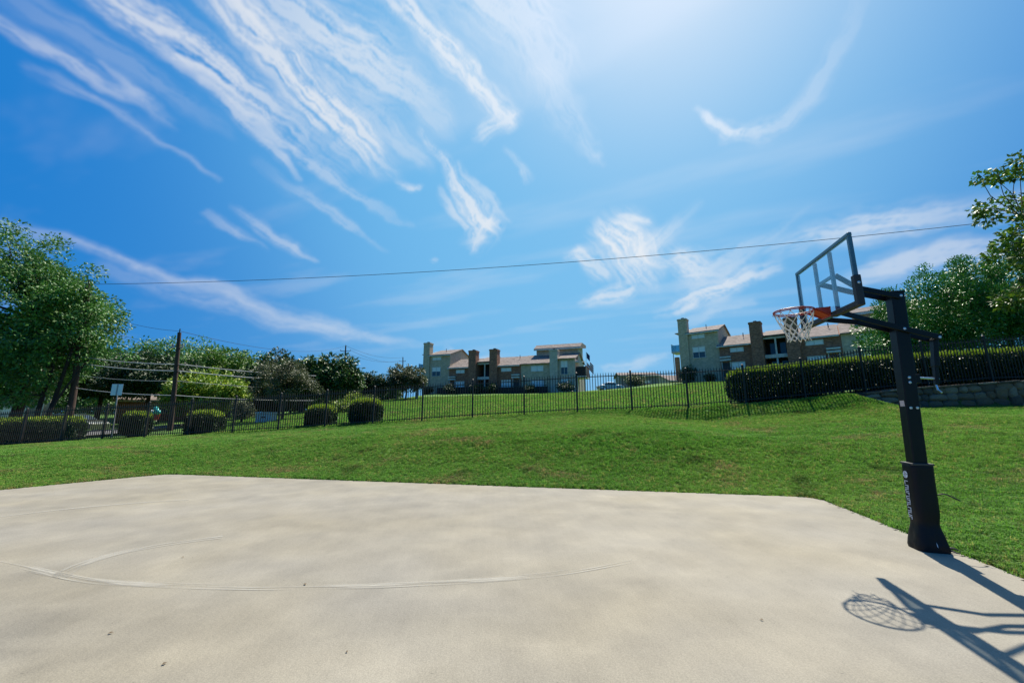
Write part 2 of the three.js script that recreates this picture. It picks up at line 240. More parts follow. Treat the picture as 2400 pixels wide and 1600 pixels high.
// ---------------------------------------------------------------- concrete court with worn paint lines
{
  const shape = new THREE.Shape(COURT.map(([x, z]) => new THREE.Vector2(x, -z)));
  const skirt = new THREE.ExtrudeGeometry(shape, { depth: 0.14, bevelEnabled: true, bevelThickness: 0.008, bevelSize: 0.008, bevelOffset: -0.008, bevelSegments: 2 });
  skirt.rotateX(-Math.PI / 2); skirt.translate(0, -0.157, 0);
  // top sheet: one fine grid clipped to the slab
  const xs = [], zs = []; for (let x = -16.8; x < 5.9; x += 0.07) xs.push(x); for (let z = -10.6; z < 3.1; z += 0.07) zs.push(z);
  const pos = [], col = [], idx = [], id = new Map();
  const vert = (i, j) => { const k = j * 10000 + i; if (!id.has(k)) { id.set(k, pos.length / 3); const x = xs[i], z = zs[j]; pos.push(x, 0, z);
    const a = fbm(x * 0.32, z * 0.4, 1, 4), b = fbm(x * 1.3, z * 1.7, 8, 4), cc = fbm(x * 0.5 + 9, z * 0.6, 17, 3), st = sstep(0.12, 0.42, fbm(x * 0.9 - 3, z * 1.1, 33, 5));
    const sc = sstep(0.1, 0.4, fbm(x * 0.8 + z * 1.3, z * 4.5 - x * 1.6, 44, 4)), v = 1 + a * 0.22 + b * 0.15 - st * 0.10 + sc * 0.07;
    const damp = sstep(0.25, 0.8, 0.5 + fbm(x * 0.7, z * 0.9, 71, 4) * 1.5) * sstep(-1.5, -3.6, x) * sstep(-6.2, -4.2, z);
    const sx = clamp((x + 4.3) / 1.7), crack = Math.abs(z + 3.05 - sx * 0.35 + fbm(x * 2.4, z * 2.4, 55, 3) * 0.35), grime = sstep(0.22, 0.02, crack) * sstep(-4.8, -4.1, x) * sstep(-2.4, -3.0, x) * clamp(0.55 + fbm(x * 5, z * 5, 66, 3) * 1.4);
    const w = clamp(v - damp * 0.10 - grime * 0.22, 0.55, 1.25), warm = cc * 0.45 + b * 0.12; const tan = clamp(0.5 + warm * 1.6); col.push(w * lerp(0.292, 0.312, tan), w * lerp(0.270, 0.272, tan), w * lerp(0.228, 0.192, tan)); } return id.get(k); };
  const inn = (i, j) => courtDist(xs[i], zs[j]) < -0.03;
  for (let j = 0; j + 1 < zs.length; j++) for (let i = 0; i + 1 < xs.length; i++) if (inn(i, j) && inn(i + 1, j) && inn(i, j + 1) && inn(i + 1, j + 1)) { const a = vert(i, j), b = vert(i + 1, j), c = vert(i, j + 1), d = vert(i + 1, j + 1); idx.push(a, c, b, b, c, d); }
  const g = new THREE.BufferGeometry(); g.setAttribute('position', new THREE.Float32BufferAttribute(pos, 3)); g.setAttribute('color', new THREE.Float32BufferAttribute(col, 3)); g.setAttribute('uv', new THREE.Float32BufferAttribute(pos.flatMap((v, i) => (i % 3 === 0 ? [v, pos[i + 2]] : [])), 2)); g.setIndex(idx); g.computeVertexNormals();
  const cmap = greyTex(1024, (u, v) => { const s = 0.90 + 0.16 * (tfbm(u, v, 6, 7, 2) - 0.5) + 0.14 * (tn(u, v, 512, 5) - 0.5), r = tn(u, v, 96, 8), pit = r > 0.985 ? 0.72 : 1, brush = 0; return [(s + brush) * pit, (s + brush) * pit, (s + brush * 1.1) * pit * 0.995]; }, true, 0.4);
  const cb = greyTex(512, (u, v) => 0.5 * tfbm(u, v, 32, 4, 5) + 0.5 * tn(u, v, 256, 2), false, 0.9);
  const cm = new THREE.MeshStandardMaterial({ vertexColors: true, map: cmap, bumpMap: cb, bumpScale: 0.0015, roughness: 0.86 });
  const court = new THREE.Group(); court.name = 'court'; court.userData.kind = 'structure'; scene.add(court);
  raw('slab_edge', metreUV(skirt), std(0.30, 0.28, 0.235, 0.9, { map: cmap }), court);
  raw('slab_top', g, cm, court);
  const wear = (seed, thr) => { const t = greyTex(256, (u, v) => sstep(thr - 0.12, thr + 0.22, tfbm(u, v, 6, 6, seed)) * (0.45 + 0.4 * tn(u, v, 64, seed)) * Math.min(1, 6 * v, 6 * (1 - v)), false, 1); t.repeat.set(0.3, 1); t.wrapT = THREE.ClampToEdgeWrapping; return t; };
  const strip = (pts, w, thr, seed, tone = 1) => { const c = new THREE.CatmullRomCurve3(pts.map(([x, z]) => V(x, 0, z))), n = 60, L = c.getLength(), P = [], U = [], I = [];
    for (let i = 0; i <= n; i++) { const p = c.getPointAt(i / n), t = c.getTangentAt(i / n), o = V(-t.z, 0, t.x).multiplyScalar(w / 2); P.push(p.x - o.x, 0.004, p.z - o.z, p.x + o.x, 0.004, p.z + o.z); U.push(L * i / n, 0, L * i / n, 1); if (i < n) I.push(2 * i, 2 * i + 2, 2 * i + 1, 2 * i + 1, 2 * i + 2, 2 * i + 3); }
    const q = new THREE.BufferGeometry(); q.setAttribute('position', new THREE.Float32BufferAttribute(P, 3)); q.setAttribute('uv', new THREE.Float32BufferAttribute(U, 2)); q.setIndex(I); q.computeVertexNormals(); if (q.attributes.normal.getY(0) < 0) { q.setIndex(I.reverse()); q.computeVertexNormals(); }
    const m = std(0.40 * tone, 0.375 * tone, 0.315 * tone, 0.9, { alphaMap: wear(seed, thr), transparent: true, side: THREE.DoubleSide }); raw('paint_line', q, m, court); };
  strip([[-8.0, -6.1], [-7.35, -6.75], [-6.6, -7.2], [-5.9, -7.45]], 0.10, 0.45, 11);
  strip([[-6.2, -4.75], [-5.4, -4.45], [-4.65, -4.2], [-4.0, -4.0], [-3.4, -3.92], [-2.2, -3.85], [-0.9, -3.92], [0.4, -4.15], [1.3, -4.5]], 0.12, 0.45, 23, 0.98);
  strip([[-4.35, -4.05], [-4.5, -4.35], [-4.45, -4.7], [-4.2, -5.0], [-3.7, -5.3]], 0.16, 0.44, 31, 0.95);
}

// ---------------------------------------------------------------- turf blades: grass nobody could count
{
  const tuft = (seed, n, h, w, spread) => { const r = rng(seed), P = [], N = []; for (let i = 0; i < n; i++) { const a = r() * 6.283, lean = 0.25 + r() * 0.8, hh = h * (0.55 + r() * 0.6), ox = (r() - 0.5) * spread, oz = (r() - 0.5) * spread, dx = Math.cos(a), dz = Math.sin(a), px = -dz * w / 2, pz = dx * w / 2, mx = ox + dx * lean * hh * 0.35, mz = oz + dz * lean * hh * 0.35, tx = ox + dx * lean * hh, tz = oz + dz * lean * hh;
    P.push(ox - px, -0.01, oz - pz, ox + px, -0.01, oz + pz, mx + px * 0.7, hh * 0.62, mz + pz * 0.7, ox - px, -0.01, oz - pz, mx + px * 0.7, hh * 0.62, mz + pz * 0.7, mx - px * 0.7, hh * 0.62, mz - pz * 0.7, mx - px * 0.7, hh * 0.62, mz - pz * 0.7, mx + px * 0.7, hh * 0.62, mz + pz * 0.7, tx, hh * (1 - lean * 0.3), tz); }
    const g = new THREE.BufferGeometry(); g.setAttribute('position', new THREE.Float32BufferAttribute(P, 3)); g.computeVertexNormals(); return g; };
  const gm = new THREE.MeshPhysicalMaterial({ color: 0xffffff, roughness: 0.9, side: THREE.DoubleSide, transmission: 0.5, thickness: 0, specularIntensity: 0.25 });
  const lay = (label, geo, count, pick, scale, seed) => { const r = rng(seed), o = new THREE.InstancedMesh(geo, gm, count), M = new THREE.Matrix4(), q = new THREE.Quaternion(), c = new THREE.Color(); let k = 0, guard = 0;
    while (k < count && guard++ < count * 8) { const [x, z] = pick(r); if (courtDist(x, z) < -0.01 - 0.03 * r()) continue; const b = fenceZ(x) - z; if (x > WALL_X0 - 0.1 && b > -0.46 && b < 2) continue; if (x > 9.6 && x < 24 && b > -0.15 && b < 1.5) continue;
      const tc = turfCol(x, z), t = turf(x, z), v = (0.62 + r() * 0.76) * (1 - 0.4 * t.clover), yel = r() < 0.10 + 0.25 * sstep(0.5, 0.9, t.dry) ? 1 : 0, s = scale * (0.7 + r() * 0.6) * (0.75 + 0.5 * t.lush);
      q.setFromAxisAngle(V(0, 1, 0), r() * 6.283); M.compose(V(x, groundY(x, z), z), q, V(s, s * (0.75 + 0.6 * r()), s)); o.setMatrixAt(k, M);
      c.setRGB(tc[0] * v * (yel ? 2.2 : 1), tc[1] * v * (yel ? 1.15 : 1.05), tc[2] * v * (yel ? 2.2 : 1)); o.setColorAt(k, c); k++; }
    o.count = k; o.name = numbered('grass'); scene.add(o); tag(o, label, 'grass', null, 'stuff'); };
  lay('short mown turf on the bank between the court and the iron fence', tuft(3, 10, 0.055, 0.010, 0.09), 300000, (r) => { const d = 3.4 + Math.pow(r(), 0.8) * 17.5, u = -1.36 + r() * 2.74; return [u * d, -d]; }, 1, 71);
  lay('lush mown lawn rising behind the iron fence to the apartments', tuft(9, 9, 0.085, 0.026, 0.28), 110000, (r) => { const d = 17 + Math.pow(r(), 0.75) * 40, u = -0.75 + r() * 1.6; const x = u * d; return [x, Math.min(-d, fenceZ(x) - 0.15)]; }, 1.25, 72);
}

// ---------------------------------------------------------------- basketball hoop
const matt = (m, k) => { const p = new THREE.MeshPhysicalMaterial({ color: m.color, roughness: m.roughness, map: m.map, bumpMap: m.bumpMap, bumpScale: m.bumpScale, specularIntensity: k }); return p; };
const coat = matt(worn(0.008, 0.009, 0.011, 0.42, 0.0004), 0.5), coatSkyTint = worn(0.065, 0.165, 0.235, 0.28, 0.0004), zinc = std(0.62, 0.63, 0.65, 0.28, { metalness: 0.9 }), blackPlastic = std(0.012, 0.012, 0.014, 0.55), vinyl = matt(std(0.010, 0.010, 0.011, 0.5, { bumpMap: grainBump, bumpScale: 0.002 }), 0.4);  // backboard frame coat: reflected sky blue is put into its grey
{
  const h = thing('basketball_hoop', 'tall basketball hoop with clear backboard on a black pole at the court edge', 'basketball hoop', [4.85, 0, -4.86], -105.06 * R);
  // local: +z towards the court, +x towards the camera side
  const lean = (y) => -Math.tan(2.44 * R) * y, at = (x, y, z) => V(x, y, z + lean(y)), a = 0.07;
  const pole = part('pole', [beam(at(0, -0.02, 0), at(0, 3.09, 0), 2 * a, 2 * a, 0.012), beam(at(0, 3.085, 0), at(0, 3.105, 0), 2 * a + 0.008, 2 * a + 0.008, 0.004)], coat, h);
  const dome = (x, y, z, sx = 1) => { const g = new THREE.SphereGeometry(0.013, 10, 6, 0, 6.283, 0, 1.571); g.rotateZ(-sx * 1.571); g.translate(x, y, z); const w = new THREE.CylinderGeometry(0.016, 0.016, 0.004, 12); w.rotateZ(1.571); w.translate(x + sx * 0.001, y, z); return flat([g, w]); };
  for (const [y, dz] of [[1.99, 0.005], [1.93, 0.005], [1.62, 0.03], [1.62, -0.035]]) part('bolt', dome(a + 0.003, y, lean(y) + dz), zinc, pole);
  part('warning_label', box(-0.03, 0.045, 1.64, 1.71, a + lean(1.67) + 0.001, a + lean(1.67) + 0.004), std(0.55, 0.45, 0.42, 0.6), pole, 'small pale sticker on the pole');
  // padded sleeve, bulging and slumped at the foot
  {
    const N = 48, rows = 34, P = [], I = [], r = rng(8);
    for (let j = 0; j <= rows; j++) { const t = j / rows, y = t * 0.965; for (let i = 0; i <= N; i++) { const th = i / N * 6.2832, c = Math.cos(th), s = Math.sin(th), k = 5, sq = Math.pow(Math.abs(c) ** k + Math.abs(s) ** k, -1 / k);
      const flare = 0.026 * Math.exp(-(((t - 0.02) / 0.09) ** 2)) + 0.012 * Math.exp(-(((t - 0.14) / 0.12) ** 2)) - 0.012 * Math.exp(-(((t - 0.30) / 0.08) ** 2)), fold = t < 0.34 ? (0.34 - t) * 0.045 * fbm(c * 2.2, s * 2.2, 5 + t * 16, 3) : 0.004 * fbm(c * 2, s * 2, 5 + t * 5, 2);
      const rad = (0.108 + flare + fold) * sq * (j === rows ? 0.93 : 1); P.push(rad * c + (t < 0.3 ? (0.3 - t) * 0.02 : 0), y, rad * s * 1.06 + lean(y)); if (j < rows && i < N) { const b = j * (N + 1) + i; I.push(b, b + N + 1, b + 1, b + 1, b + N + 1, b + N + 2); } } }
    const g = new THREE.BufferGeometry(); g.setAttribute('position', new THREE.Float32BufferAttribute(P, 3)); g.setIndex(I); g.computeVertexNormals();
    const pad = part('pole_pad', g, vinyl, h);
    part('pad_rim', (() => { const s = new THREE.Shape(); s.moveTo(-0.1, -0.1); s.lineTo(0.1, -0.1); s.lineTo(0.1, 0.1); s.lineTo(-0.1, 0.1); const q = new THREE.ExtrudeGeometry(s, { depth: 0.012, bevelEnabled: true, bevelSize: 0.006, bevelThickness: 0.006 }); q.rotateX(-1.571); q.translate(0, 0.952, lean(0.95)); return q; })(), std(0.05, 0.045, 0.04, 0.55), pad);
    part('strap', limb([at(0.085, 0.62, -0.09), at(0.10, 0.635, -0.17), at(0.11, 0.60, -0.24), at(0.115, 0.57, -0.29)], 0.008, 0.006, 5), blackPlastic, pad);
    part('strap', limb([at(0.06, 0.04, -0.13), at(0.07, 0.045, -0.19), at(0.09, 0.02, -0.26)], 0.012, 0.005, 5), blackPlastic, pad);
    part('strap', limb([at(0.10, 0.05, -0.10), at(0.13, 0.03, -0.14), at(0.16, 0.015, -0.19)], 0.014, 0.004, 5), blackPlastic, pad);
    part('care_tag', limb([at(0.125, 0.11, -0.005), at(0.139, 0.075, -0.008), at(0.137, 0.045, -0.012)], 0.007, 0.005, 4), std(0.75, 0.74, 0.72, 0.7), pad);
    // worn white print that runs down the court side: a ball emblem above a column of letters
    const cv = document.createElement('canvas'); cv.width = 96; cv.height = 512; const x = cv.getContext('2d'); x.clearRect(0, 0, 96, 512); x.fillStyle = '#000'; x.fillRect(0, 0, 96, 512); x.fillStyle = '#fff'; x.strokeStyle = '#000'; x.lineWidth = 4;
    x.beginPath(); x.arc(48, 48, 38, 0, 7); x.fill(); x.beginPath(); x.moveTo(48, 8); x.lineTo(48, 90); x.moveTo(10, 48); x.lineTo(88, 48); x.arc(8, 48, 30, -1, 1); x.stroke();
    const pr = rng(4); for (let y = 112, n = 0; y < 490; n++) { const hh = 26 + pr() * 14; x.fillRect(20, y, 56, 7); x.fillRect(20 + (n % 2) * 44, y, 10, hh); if (n % 3) x.fillRect(20, y + hh - 7, 56, 7); y += hh + 9; }
    const ct = new THREE.CanvasTexture(cv); const pm = std(0.72, 0.74, 0.78, 0.6, { alphaMap: ct, transparent: true });
    const pl = new THREE.PlaneGeometry(0.1, 0.56, 1, 12); { const p = pl.attributes.position; for (let i = 0; i < p.count; i++) p.setXYZ(i, p.getX(i) - 0.015, p.getY(i) + 0.60, 0.121 + lean(p.getY(i) + 0.60)); } pl.computeVertexNormals();
    const o = new THREE.Mesh(pl, pm); o.name = 'print'; pad.add(o);
  }
  // backboard
  const bz = 0.649, W = 1.449, y0 = 2.80, y1 = 3.70, f = 0.052, D = 0.045;
  const bb = part('backboard_frame', [rbox(-W / 2, W / 2, y1 - f, y1, bz - D, bz, 0.012), rbox(-W / 2, W / 2, y0, y0 + f, bz - D, bz, 0.012), rbox(-W / 2, -W / 2 + f, y0 + f - 0.004, y1 - f + 0.004, bz - D + 0.001, bz - 0.001, 0.012), rbox(W / 2 - f, W / 2, y0 + f - 0.004, y1 - f + 0.004, bz - D + 0.001, bz - 0.001, 0.012)], coatSkyTint, h);
  part('glass_pane', rbox(-W / 2 + f - 0.01, W / 2 - f + 0.01, y0 + f - 0.01, y1 - f + 0.01, bz - 0.018, bz - 0.010, 0.002), new THREE.MeshPhysicalMaterial({ color: 0xf4fbff, roughness: 0.02, transmission: 1, thickness: 0, ior: 1.5 }), bb);
  for (const s of [-1, 1]) part('brace', rbox(s * 0.2 - 0.026, s * 0.2 + 0.026, y0 + f - 0.002, y1 - f + 0.002, bz - D - 0.012, bz - D + 0.022, 0.006), coatSkyTint, bb);
  part('cross_brace', rbox(-0.175, 0.175, 3.30, 3.345, bz - D - 0.006, bz - D + 0.02, 0.006), coatSkyTint, bb);
  // edge padding round the lower corners
  const padM = std(0.02, 0.02, 0.022, 0.6);
  for (const s of [-1, 1]) part('edge_pad', [rbox(s * (W / 2 - f - 0.012), s * (W / 2 + 0.014), y0 - 0.014, y0 + 0.36, bz - D - 0.014, bz + 0.014, 0.014), rbox(s * 0.12, s * (W / 2 - f), y0 - 0.014, y0 + f + 0.006, bz - D - 0.014, bz + 0.014, 0.014)], padM, bb, 'black foam pad on the lower backboard edge');
  part('bolt', dome(W / 2 + 0.014, y0 + 0.26, bz - D / 2), zinc, bb);
  // parallelogram arms, kinked where they splay out to the braces
  for (const s of [-1, 1]) {
    const arm = part('upper_arm', [beam(at(s * 0.085, 3.02, -0.02), V(s * 0.085, 3.17, 0.30), 0.022, 0.07), beam(V(s * 0.085, 3.168, 0.295), V(s * 0.19, 3.33, bz - D - 0.03), 0.022, 0.07)], coat, h);
    part('bolt', dome(s * 0.097, 3.03, lean(3.03) - 0.01, s), zinc, arm);
    const lo = part('lower_arm', [beam(at(s * 0.085, 2.47, -0.36), at(s * 0.085, 2.60, 0), 0.022, 0.07), beam(at(s * 0.085, 2.598, -0.005), V(s * 0.085, 2.75, 0.28), 0.022, 0.07), beam(V(s * 0.085, 2.748, 0.275), V(s * 0.20, 2.83, bz - D - 0.02), 0.022, 0.07)], coat, h);
    part('bolt', dome(s * 0.097, 2.60, lean(2.6), s), zinc, lo);
    part('bolt', dome(s * 0.097, 2.475, lean(2.47) - 0.34, s), zinc, lo);
  }
  part('height_adjuster', [beam(at(0, 2.46, -0.34), at(0, 2.12, -0.315), 0.07, 0.05), beam(at(0, 2.13, -0.315), at(0, 1.90, -0.30), 0.05, 0.036), rod(at(-0.08, 2.47, -0.34), at(0.08, 2.47, -0.34), 0.012)], coat, h);
  const cr = part('crank', [rod(at(0, 1.995, -0.07), at(0, 1.97, -0.33), 0.014), rod(at(0, 1.90, -0.295), at(0.012, 1.83, -0.30), 0.011), rod(at(0.012, 1.84, -0.30), at(0.05, 1.80, -0.31), 0.009)], zinc, h);
  part('bracket', [rbox(-0.05, 0.05, 1.92, 2.03, -0.12 + lean(2), -0.066 + lean(2), 0.006)], coat, cr);
  // rim, mount and net
  const rz = bz + 0.38, ry = 2.928, red = worn(0.52, 0.045, 0.012, 0.4, 0.0005);
  const ring = new THREE.TorusGeometry(0.2286, 0.0095, 10, 64); ring.rotateX(1.571); ring.translate(0, ry, rz);
  const ring2 = new THREE.TorusGeometry(0.2286, 0.006, 8, 64); ring2.rotateX(1.571); ring2.translate(0, ry - 0.02, rz);
  const rim = part('rim', [ring, ring2], red, h);
  const mount = (() => { const s = new THREE.Shape(); s.moveTo(-0.125, 0); s.lineTo(0.125, 0); s.lineTo(0.085, 0.165); s.quadraticCurveTo(0, 0.11, -0.085, 0.165); const g = new THREE.ExtrudeGeometry(s, { depth: 0.01, bevelEnabled: true, bevelSize: 0.002, bevelThickness: 0.002 }); g.rotateX(1.571); g.translate(0, ry + 0.006, bz + 0.003); return g; })();
  const side = (s) => { const q = new THREE.Shape(); q.moveTo(0, 0); q.lineTo(0.17, 0); q.lineTo(0.16, -0.022); q.lineTo(0.0, -0.105); const g = new THREE.ExtrudeGeometry(q, { depth: 0.008, bevelEnabled: false }); g.rotateY(-Math.PI / 2 + s * 0.18); g.translate(s * 0.118 + 0.004, ry - 0.004, bz + 0.003); return g; };
  part('rim_mount', [mount, rbox(-0.125, 0.125, ry - 0.118, ry + 0.012, bz + 0.001, bz + 0.012, 0.003), side(-1), side(1), beam(V(0, ry - 0.1, bz + 0.012), V(0, ry - 0.012, bz + 0.15), 0.16, 0.008, 0.003)], red, rim);
  const hooks = [], cords = [], dark = [], K = 12, pt = (k, lv) => { const a = (k + (lv % 2) * 0.5) / K * 6.2832, t = lv / 6, rr = [0.222, 0.205, 0.176, 0.148, 0.128, 0.118, 0.121][lv], j = Math.sin(k * 2.3 + lv * 1.7) * 0.012 * (lv > 1), sw = -0.02 * t; return V(Math.cos(a) * (rr + j), ry - 0.03 - [0, 0.075, 0.15, 0.215, 0.27, 0.325, 0.375][lv] - j * 0.8, rz + Math.sin(a) * (rr + j) + sw); };
  for (let k = 0; k < K; k++) { const a = k / K * 6.2832, c = V(Math.cos(a) * 0.2286, ry - 0.012, rz + Math.sin(a) * 0.2286); const t = new THREE.TorusGeometry(0.015, 0.0028, 5, 10); t.rotateY(-a); t.translate(c.x, c.y - 0.012, c.z); hooks.push(t);
    for (let lv = 0; lv < 6; lv++) { const p = pt(k, lv), L = lv % 2 ? 0 : -1; for (const q of [pt(k + L, lv + 1), pt(k + L + 1, lv + 1)]) { const mid = p.clone().lerp(q, 0.5); mid.y -= 0.005; cords.push(limb([p, mid, q], 0.0042 + (lv > 2) * 0.0012, 0.0042 + (lv > 2) * 0.0012, 5, 4)); } } 
    for (let lv = 2; lv <= 6; lv++) { const s = new THREE.SphereGeometry(0.0085, 6, 5); const p = pt(k, lv); s.translate(p.x, p.y, p.z); cords.push(s); } 
    if (k % 2) { const p = pt(k, 6), e = p.clone().add(V(0.02 * Math.sin(k), -0.035 - 0.02 * (k % 3), 0.02)); dark.push(limb([p, p.clone().lerp(e, 0.5).add(V(0.008, 0, 0)), e], 0.0045, 0.003, 5, 4)); } }
  part('net_hook', hooks, red, rim);
  const fray = std(0.10, 0.095, 0.085, 0.9), net = part('net', cords, std(0.66, 0.62, 0.54, 0.9), h); for (const d of dark) part('frayed_end', d, fray, net);
}

// ---------------------------------------------------------------- iron fence along the top of the bank
const iron = std(0.008, 0.0085, 0.009, 0.62);
{
  const fence = thing('iron_fence', 'long black iron picket fence running along the top of the grass bank', 'fence');
  const along = [[-33.6, 0]]; const step = 2.42, c = Math.cos(Math.atan(0.11));
  const topOf = (x) => interp([[-30, 1.55], [-20.5, 1.98], [-13.7, 2.34], [-9, 2.62], [-4.3, 2.92], [0.54, 3.18], [2.9, 3.32], [7.5, 3.47], [9.8, 3.58], [11.9, 3.74], [13.9, 4.12], [14.1, 4.26], [17.1, 4.5], [20.7, 4.74], [30, 5.1]], x);
  const pk = new THREE.BoxGeometry(0.025, 1, 0.025); pk.translate(0, 0.5, 0); const tip = new THREE.ConeGeometry(0.016, 0.07, 4); tip.translate(0, 1.02, 0);
  const picks = [], postsX = []; for (let x = 0.56 - step * c * 14; x < 27; x += step * c) postsX.push(x);
  for (let i = 0; i < postsX.length; i++) {
    const x = postsX[i], z = fenceZ(x), y = interp(FENCE, x), t = topOf(x) + 0.05;
    part('post', [rbox(x - 0.036, x + 0.036, y - 0.3, t, z - 0.036, z + 0.036, 0.006), (() => { const g = new THREE.ConeGeometry(0.052, 0.05, 4); g.rotateY(0.785); g.translate(x, t + 0.022, z); return g; })()], iron, fence);
    if (i + 1 === postsX.length) break;
    const x1 = postsX[i + 1], step2 = i % 2 ? 0 : 0, ym = (q) => lerp(topOf(x), topOf(x1), q), yb = (q) => lerp(Math.max(y, interp(FENCE, x)), interp(FENCE, x1), q) + 0.10, P = (q, yy) => V(lerp(x, x1, q), yy, fenceZ(lerp(x, x1, q)));
    for (const [nm, fy] of [['top_rail', (q) => ym(q) - 0.16], ['bottom_rail', (q) => yb(q) + 0.08]]) part(nm, beam(P(0.012, fy(0.012)), P(0.988, fy(0.988)), 0.032, 0.036, 0.004), iron, fence);
    const n = 20; for (let k = 1; k < n; k++) { const q = k / n, b = yb(q), tt = ym(q); picks.push([P(q, b), tt - b - 0.06]); }
  }
  // the 300 that show largest are meshes of their own, the rest one joined part
  const share = flat([pk, tip]), order = picks.map((p) => [Math.abs(p[0].x - 7) + (p[0].x > 22 ? 50 : 0), p]).sort((a, b) => a[0] - b[0]).map((e) => e[1]);
  const rest = [];
  order.forEach(([p, hgt], i) => {
    if (i < 300) { const o = new THREE.Mesh(share, iron); o.name = 'picket'; o.position.copy(p); o.scale.y = hgt; fence.add(o); } else { const g = share.clone(); g.scale(1, hgt, 1); g.translate(p.x, p.y, p.z); rest.push(g); }
  });
  if (rest.length) { const o = part('picket_row', rest, iron, fence); o.userData.kind = 'stuff'; }
}

// ---------------------------------------------------------------- foliage
class Leaves {
  constructor() { this.p = []; this.n = []; this.c = []; this.i = []; }
  add(P, axis, nor, len, wid, col) {
    const s = V(0, 0, 0).crossVectors(axis, nor).normalize(), n = V(0, 0, 0).crossVectors(s, axis).normalize(), b = this.p.length / 3, m = 0.45;
    const put = (q, w, lift) => { this.p.push(P.x + axis.x * len * q + s.x * w + n.x * lift, P.y + axis.y * len * q + s.y * w + n.y * lift, P.z + axis.z * len * q + s.z * w + n.z * lift); this.c.push(...col); };
    put(0, 0, 0); put(m, wid / 2, wid * 0.16); put(1, 0, -len * 0.06); put(m, -wid / 2, wid * 0.16);
    for (const k of [[0.25], [0.5], [0], [-0.5]]) this.n.push(n.x + s.x * k[0], n.y + s.y * k[0], n.z + s.z * k[0]);
    this.i.push(b, b + 1, b + 2, b, b + 2, b + 3);
  }
  geo() { const g = new THREE.BufferGeometry(); g.setAttribute('position', new THREE.Float32BufferAttribute(this.p, 3)); g.setAttribute('normal', new THREE.Float32BufferAttribute(this.n, 3)); g.setAttribute('color', new THREE.Float32BufferAttribute(this.c, 3)); g.setIndex(this.i); return g; }
}
const leafM = (rough = 0.48, tr = 0.35) => new THREE.MeshPhysicalMaterial({ vertexColors: true, roughness: rough, transmission: tr, thickness: 0, side: THREE.DoubleSide, specularIntensity: 0.4 });
const leafGloss = leafM(0.42, 0.45), leafSoft = leafM(0.55, 0.5);
const bark = worn(0.10, 0.075, 0.055, 0.95, 0.02), barkDark = worn(0.045, 0.03, 0.024, 0.95, 0.02), barkPale = worn(0.26, 0.24, 0.21, 0.95, 0.012);
const unit = (r) => { const z = r() * 2 - 1, a = r() * 6.2832, s = Math.sqrt(1 - z * z); return V(s * Math.cos(a), z, s * Math.sin(a)); };
const leafCol = (r, c, dv = 0.3, dh = 0.2) => { const v = 1 + (r() - 0.5) * 2 * dv, hshift = (r() - 0.5) * 2 * dh; return [c[0] * v * (1 + hshift), c[1] * v, c[2] * v * (1 - hshift * 0.5)]; };
// a crown: clumps scattered through the envelope, leaves through each clump
function crownGeo(r, env, o) {
  const L = new Leaves(), clumps = [], vol = env.map((e) => e[3] * e[4] * e[5]), tot = vol.reduce((a, b) => a + b, 0);
  env.forEach((e, ei) => { const n = Math.round(o.clumps * vol[ei] / tot); for (let k = 0; k < n; k++) { const d = unit(r), q = Math.pow(r(), 0.42) * (0.86 + 0.24 * r()); const p = V(e[0] + d.x * e[3] * q, e[1] + d.y * e[4] * q, e[2] + d.z * e[5] * q); if (o.floor !== undefined && p.y < o.floor) continue; clumps.push({ p, out: d, r: lerp(o.cr[0], o.cr[1], r()), tone: 1 + (r() - 0.5) * 0.3 }); } });
  const wsum = clumps.reduce((a, c) => a + c.r * c.r, 0);
  for (const c of clumps) { const n = Math.round(o.leaves * c.r * c.r / wsum); for (let k = 0; k < n; k++) {
    const d = unit(r), q = Math.pow(r(), 0.5), P = V(c.p.x + d.x * c.r * q, c.p.y + d.y * c.r * q * (o.squash ?? 0.75), c.p.z + d.z * c.r * q);
    const ax = d.clone().multiplyScalar(0.7).add(unit(r).multiplyScalar(0.7)).add(c.out.clone().multiplyScalar(0.3)); ax.y -= o.droop ?? 0.15; ax.normalize(); const nr = unit(r).multiplyScalar(0.75); nr.y += 0.7; nr.addScaledVector(c.out, 0.25);
    const ln = o.leaf * (0.65 + r() * 0.7), cc = leafCol(r, r() < (o.youngShare ?? 0) ? o.young : o.col, 0.28, 0.16); L.add(P, ax, nr, ln, ln * (o.asp ?? 0.55), cc.map((v) => v * c.tone)); } }
  return { geo: L.geo(), clumps };
}
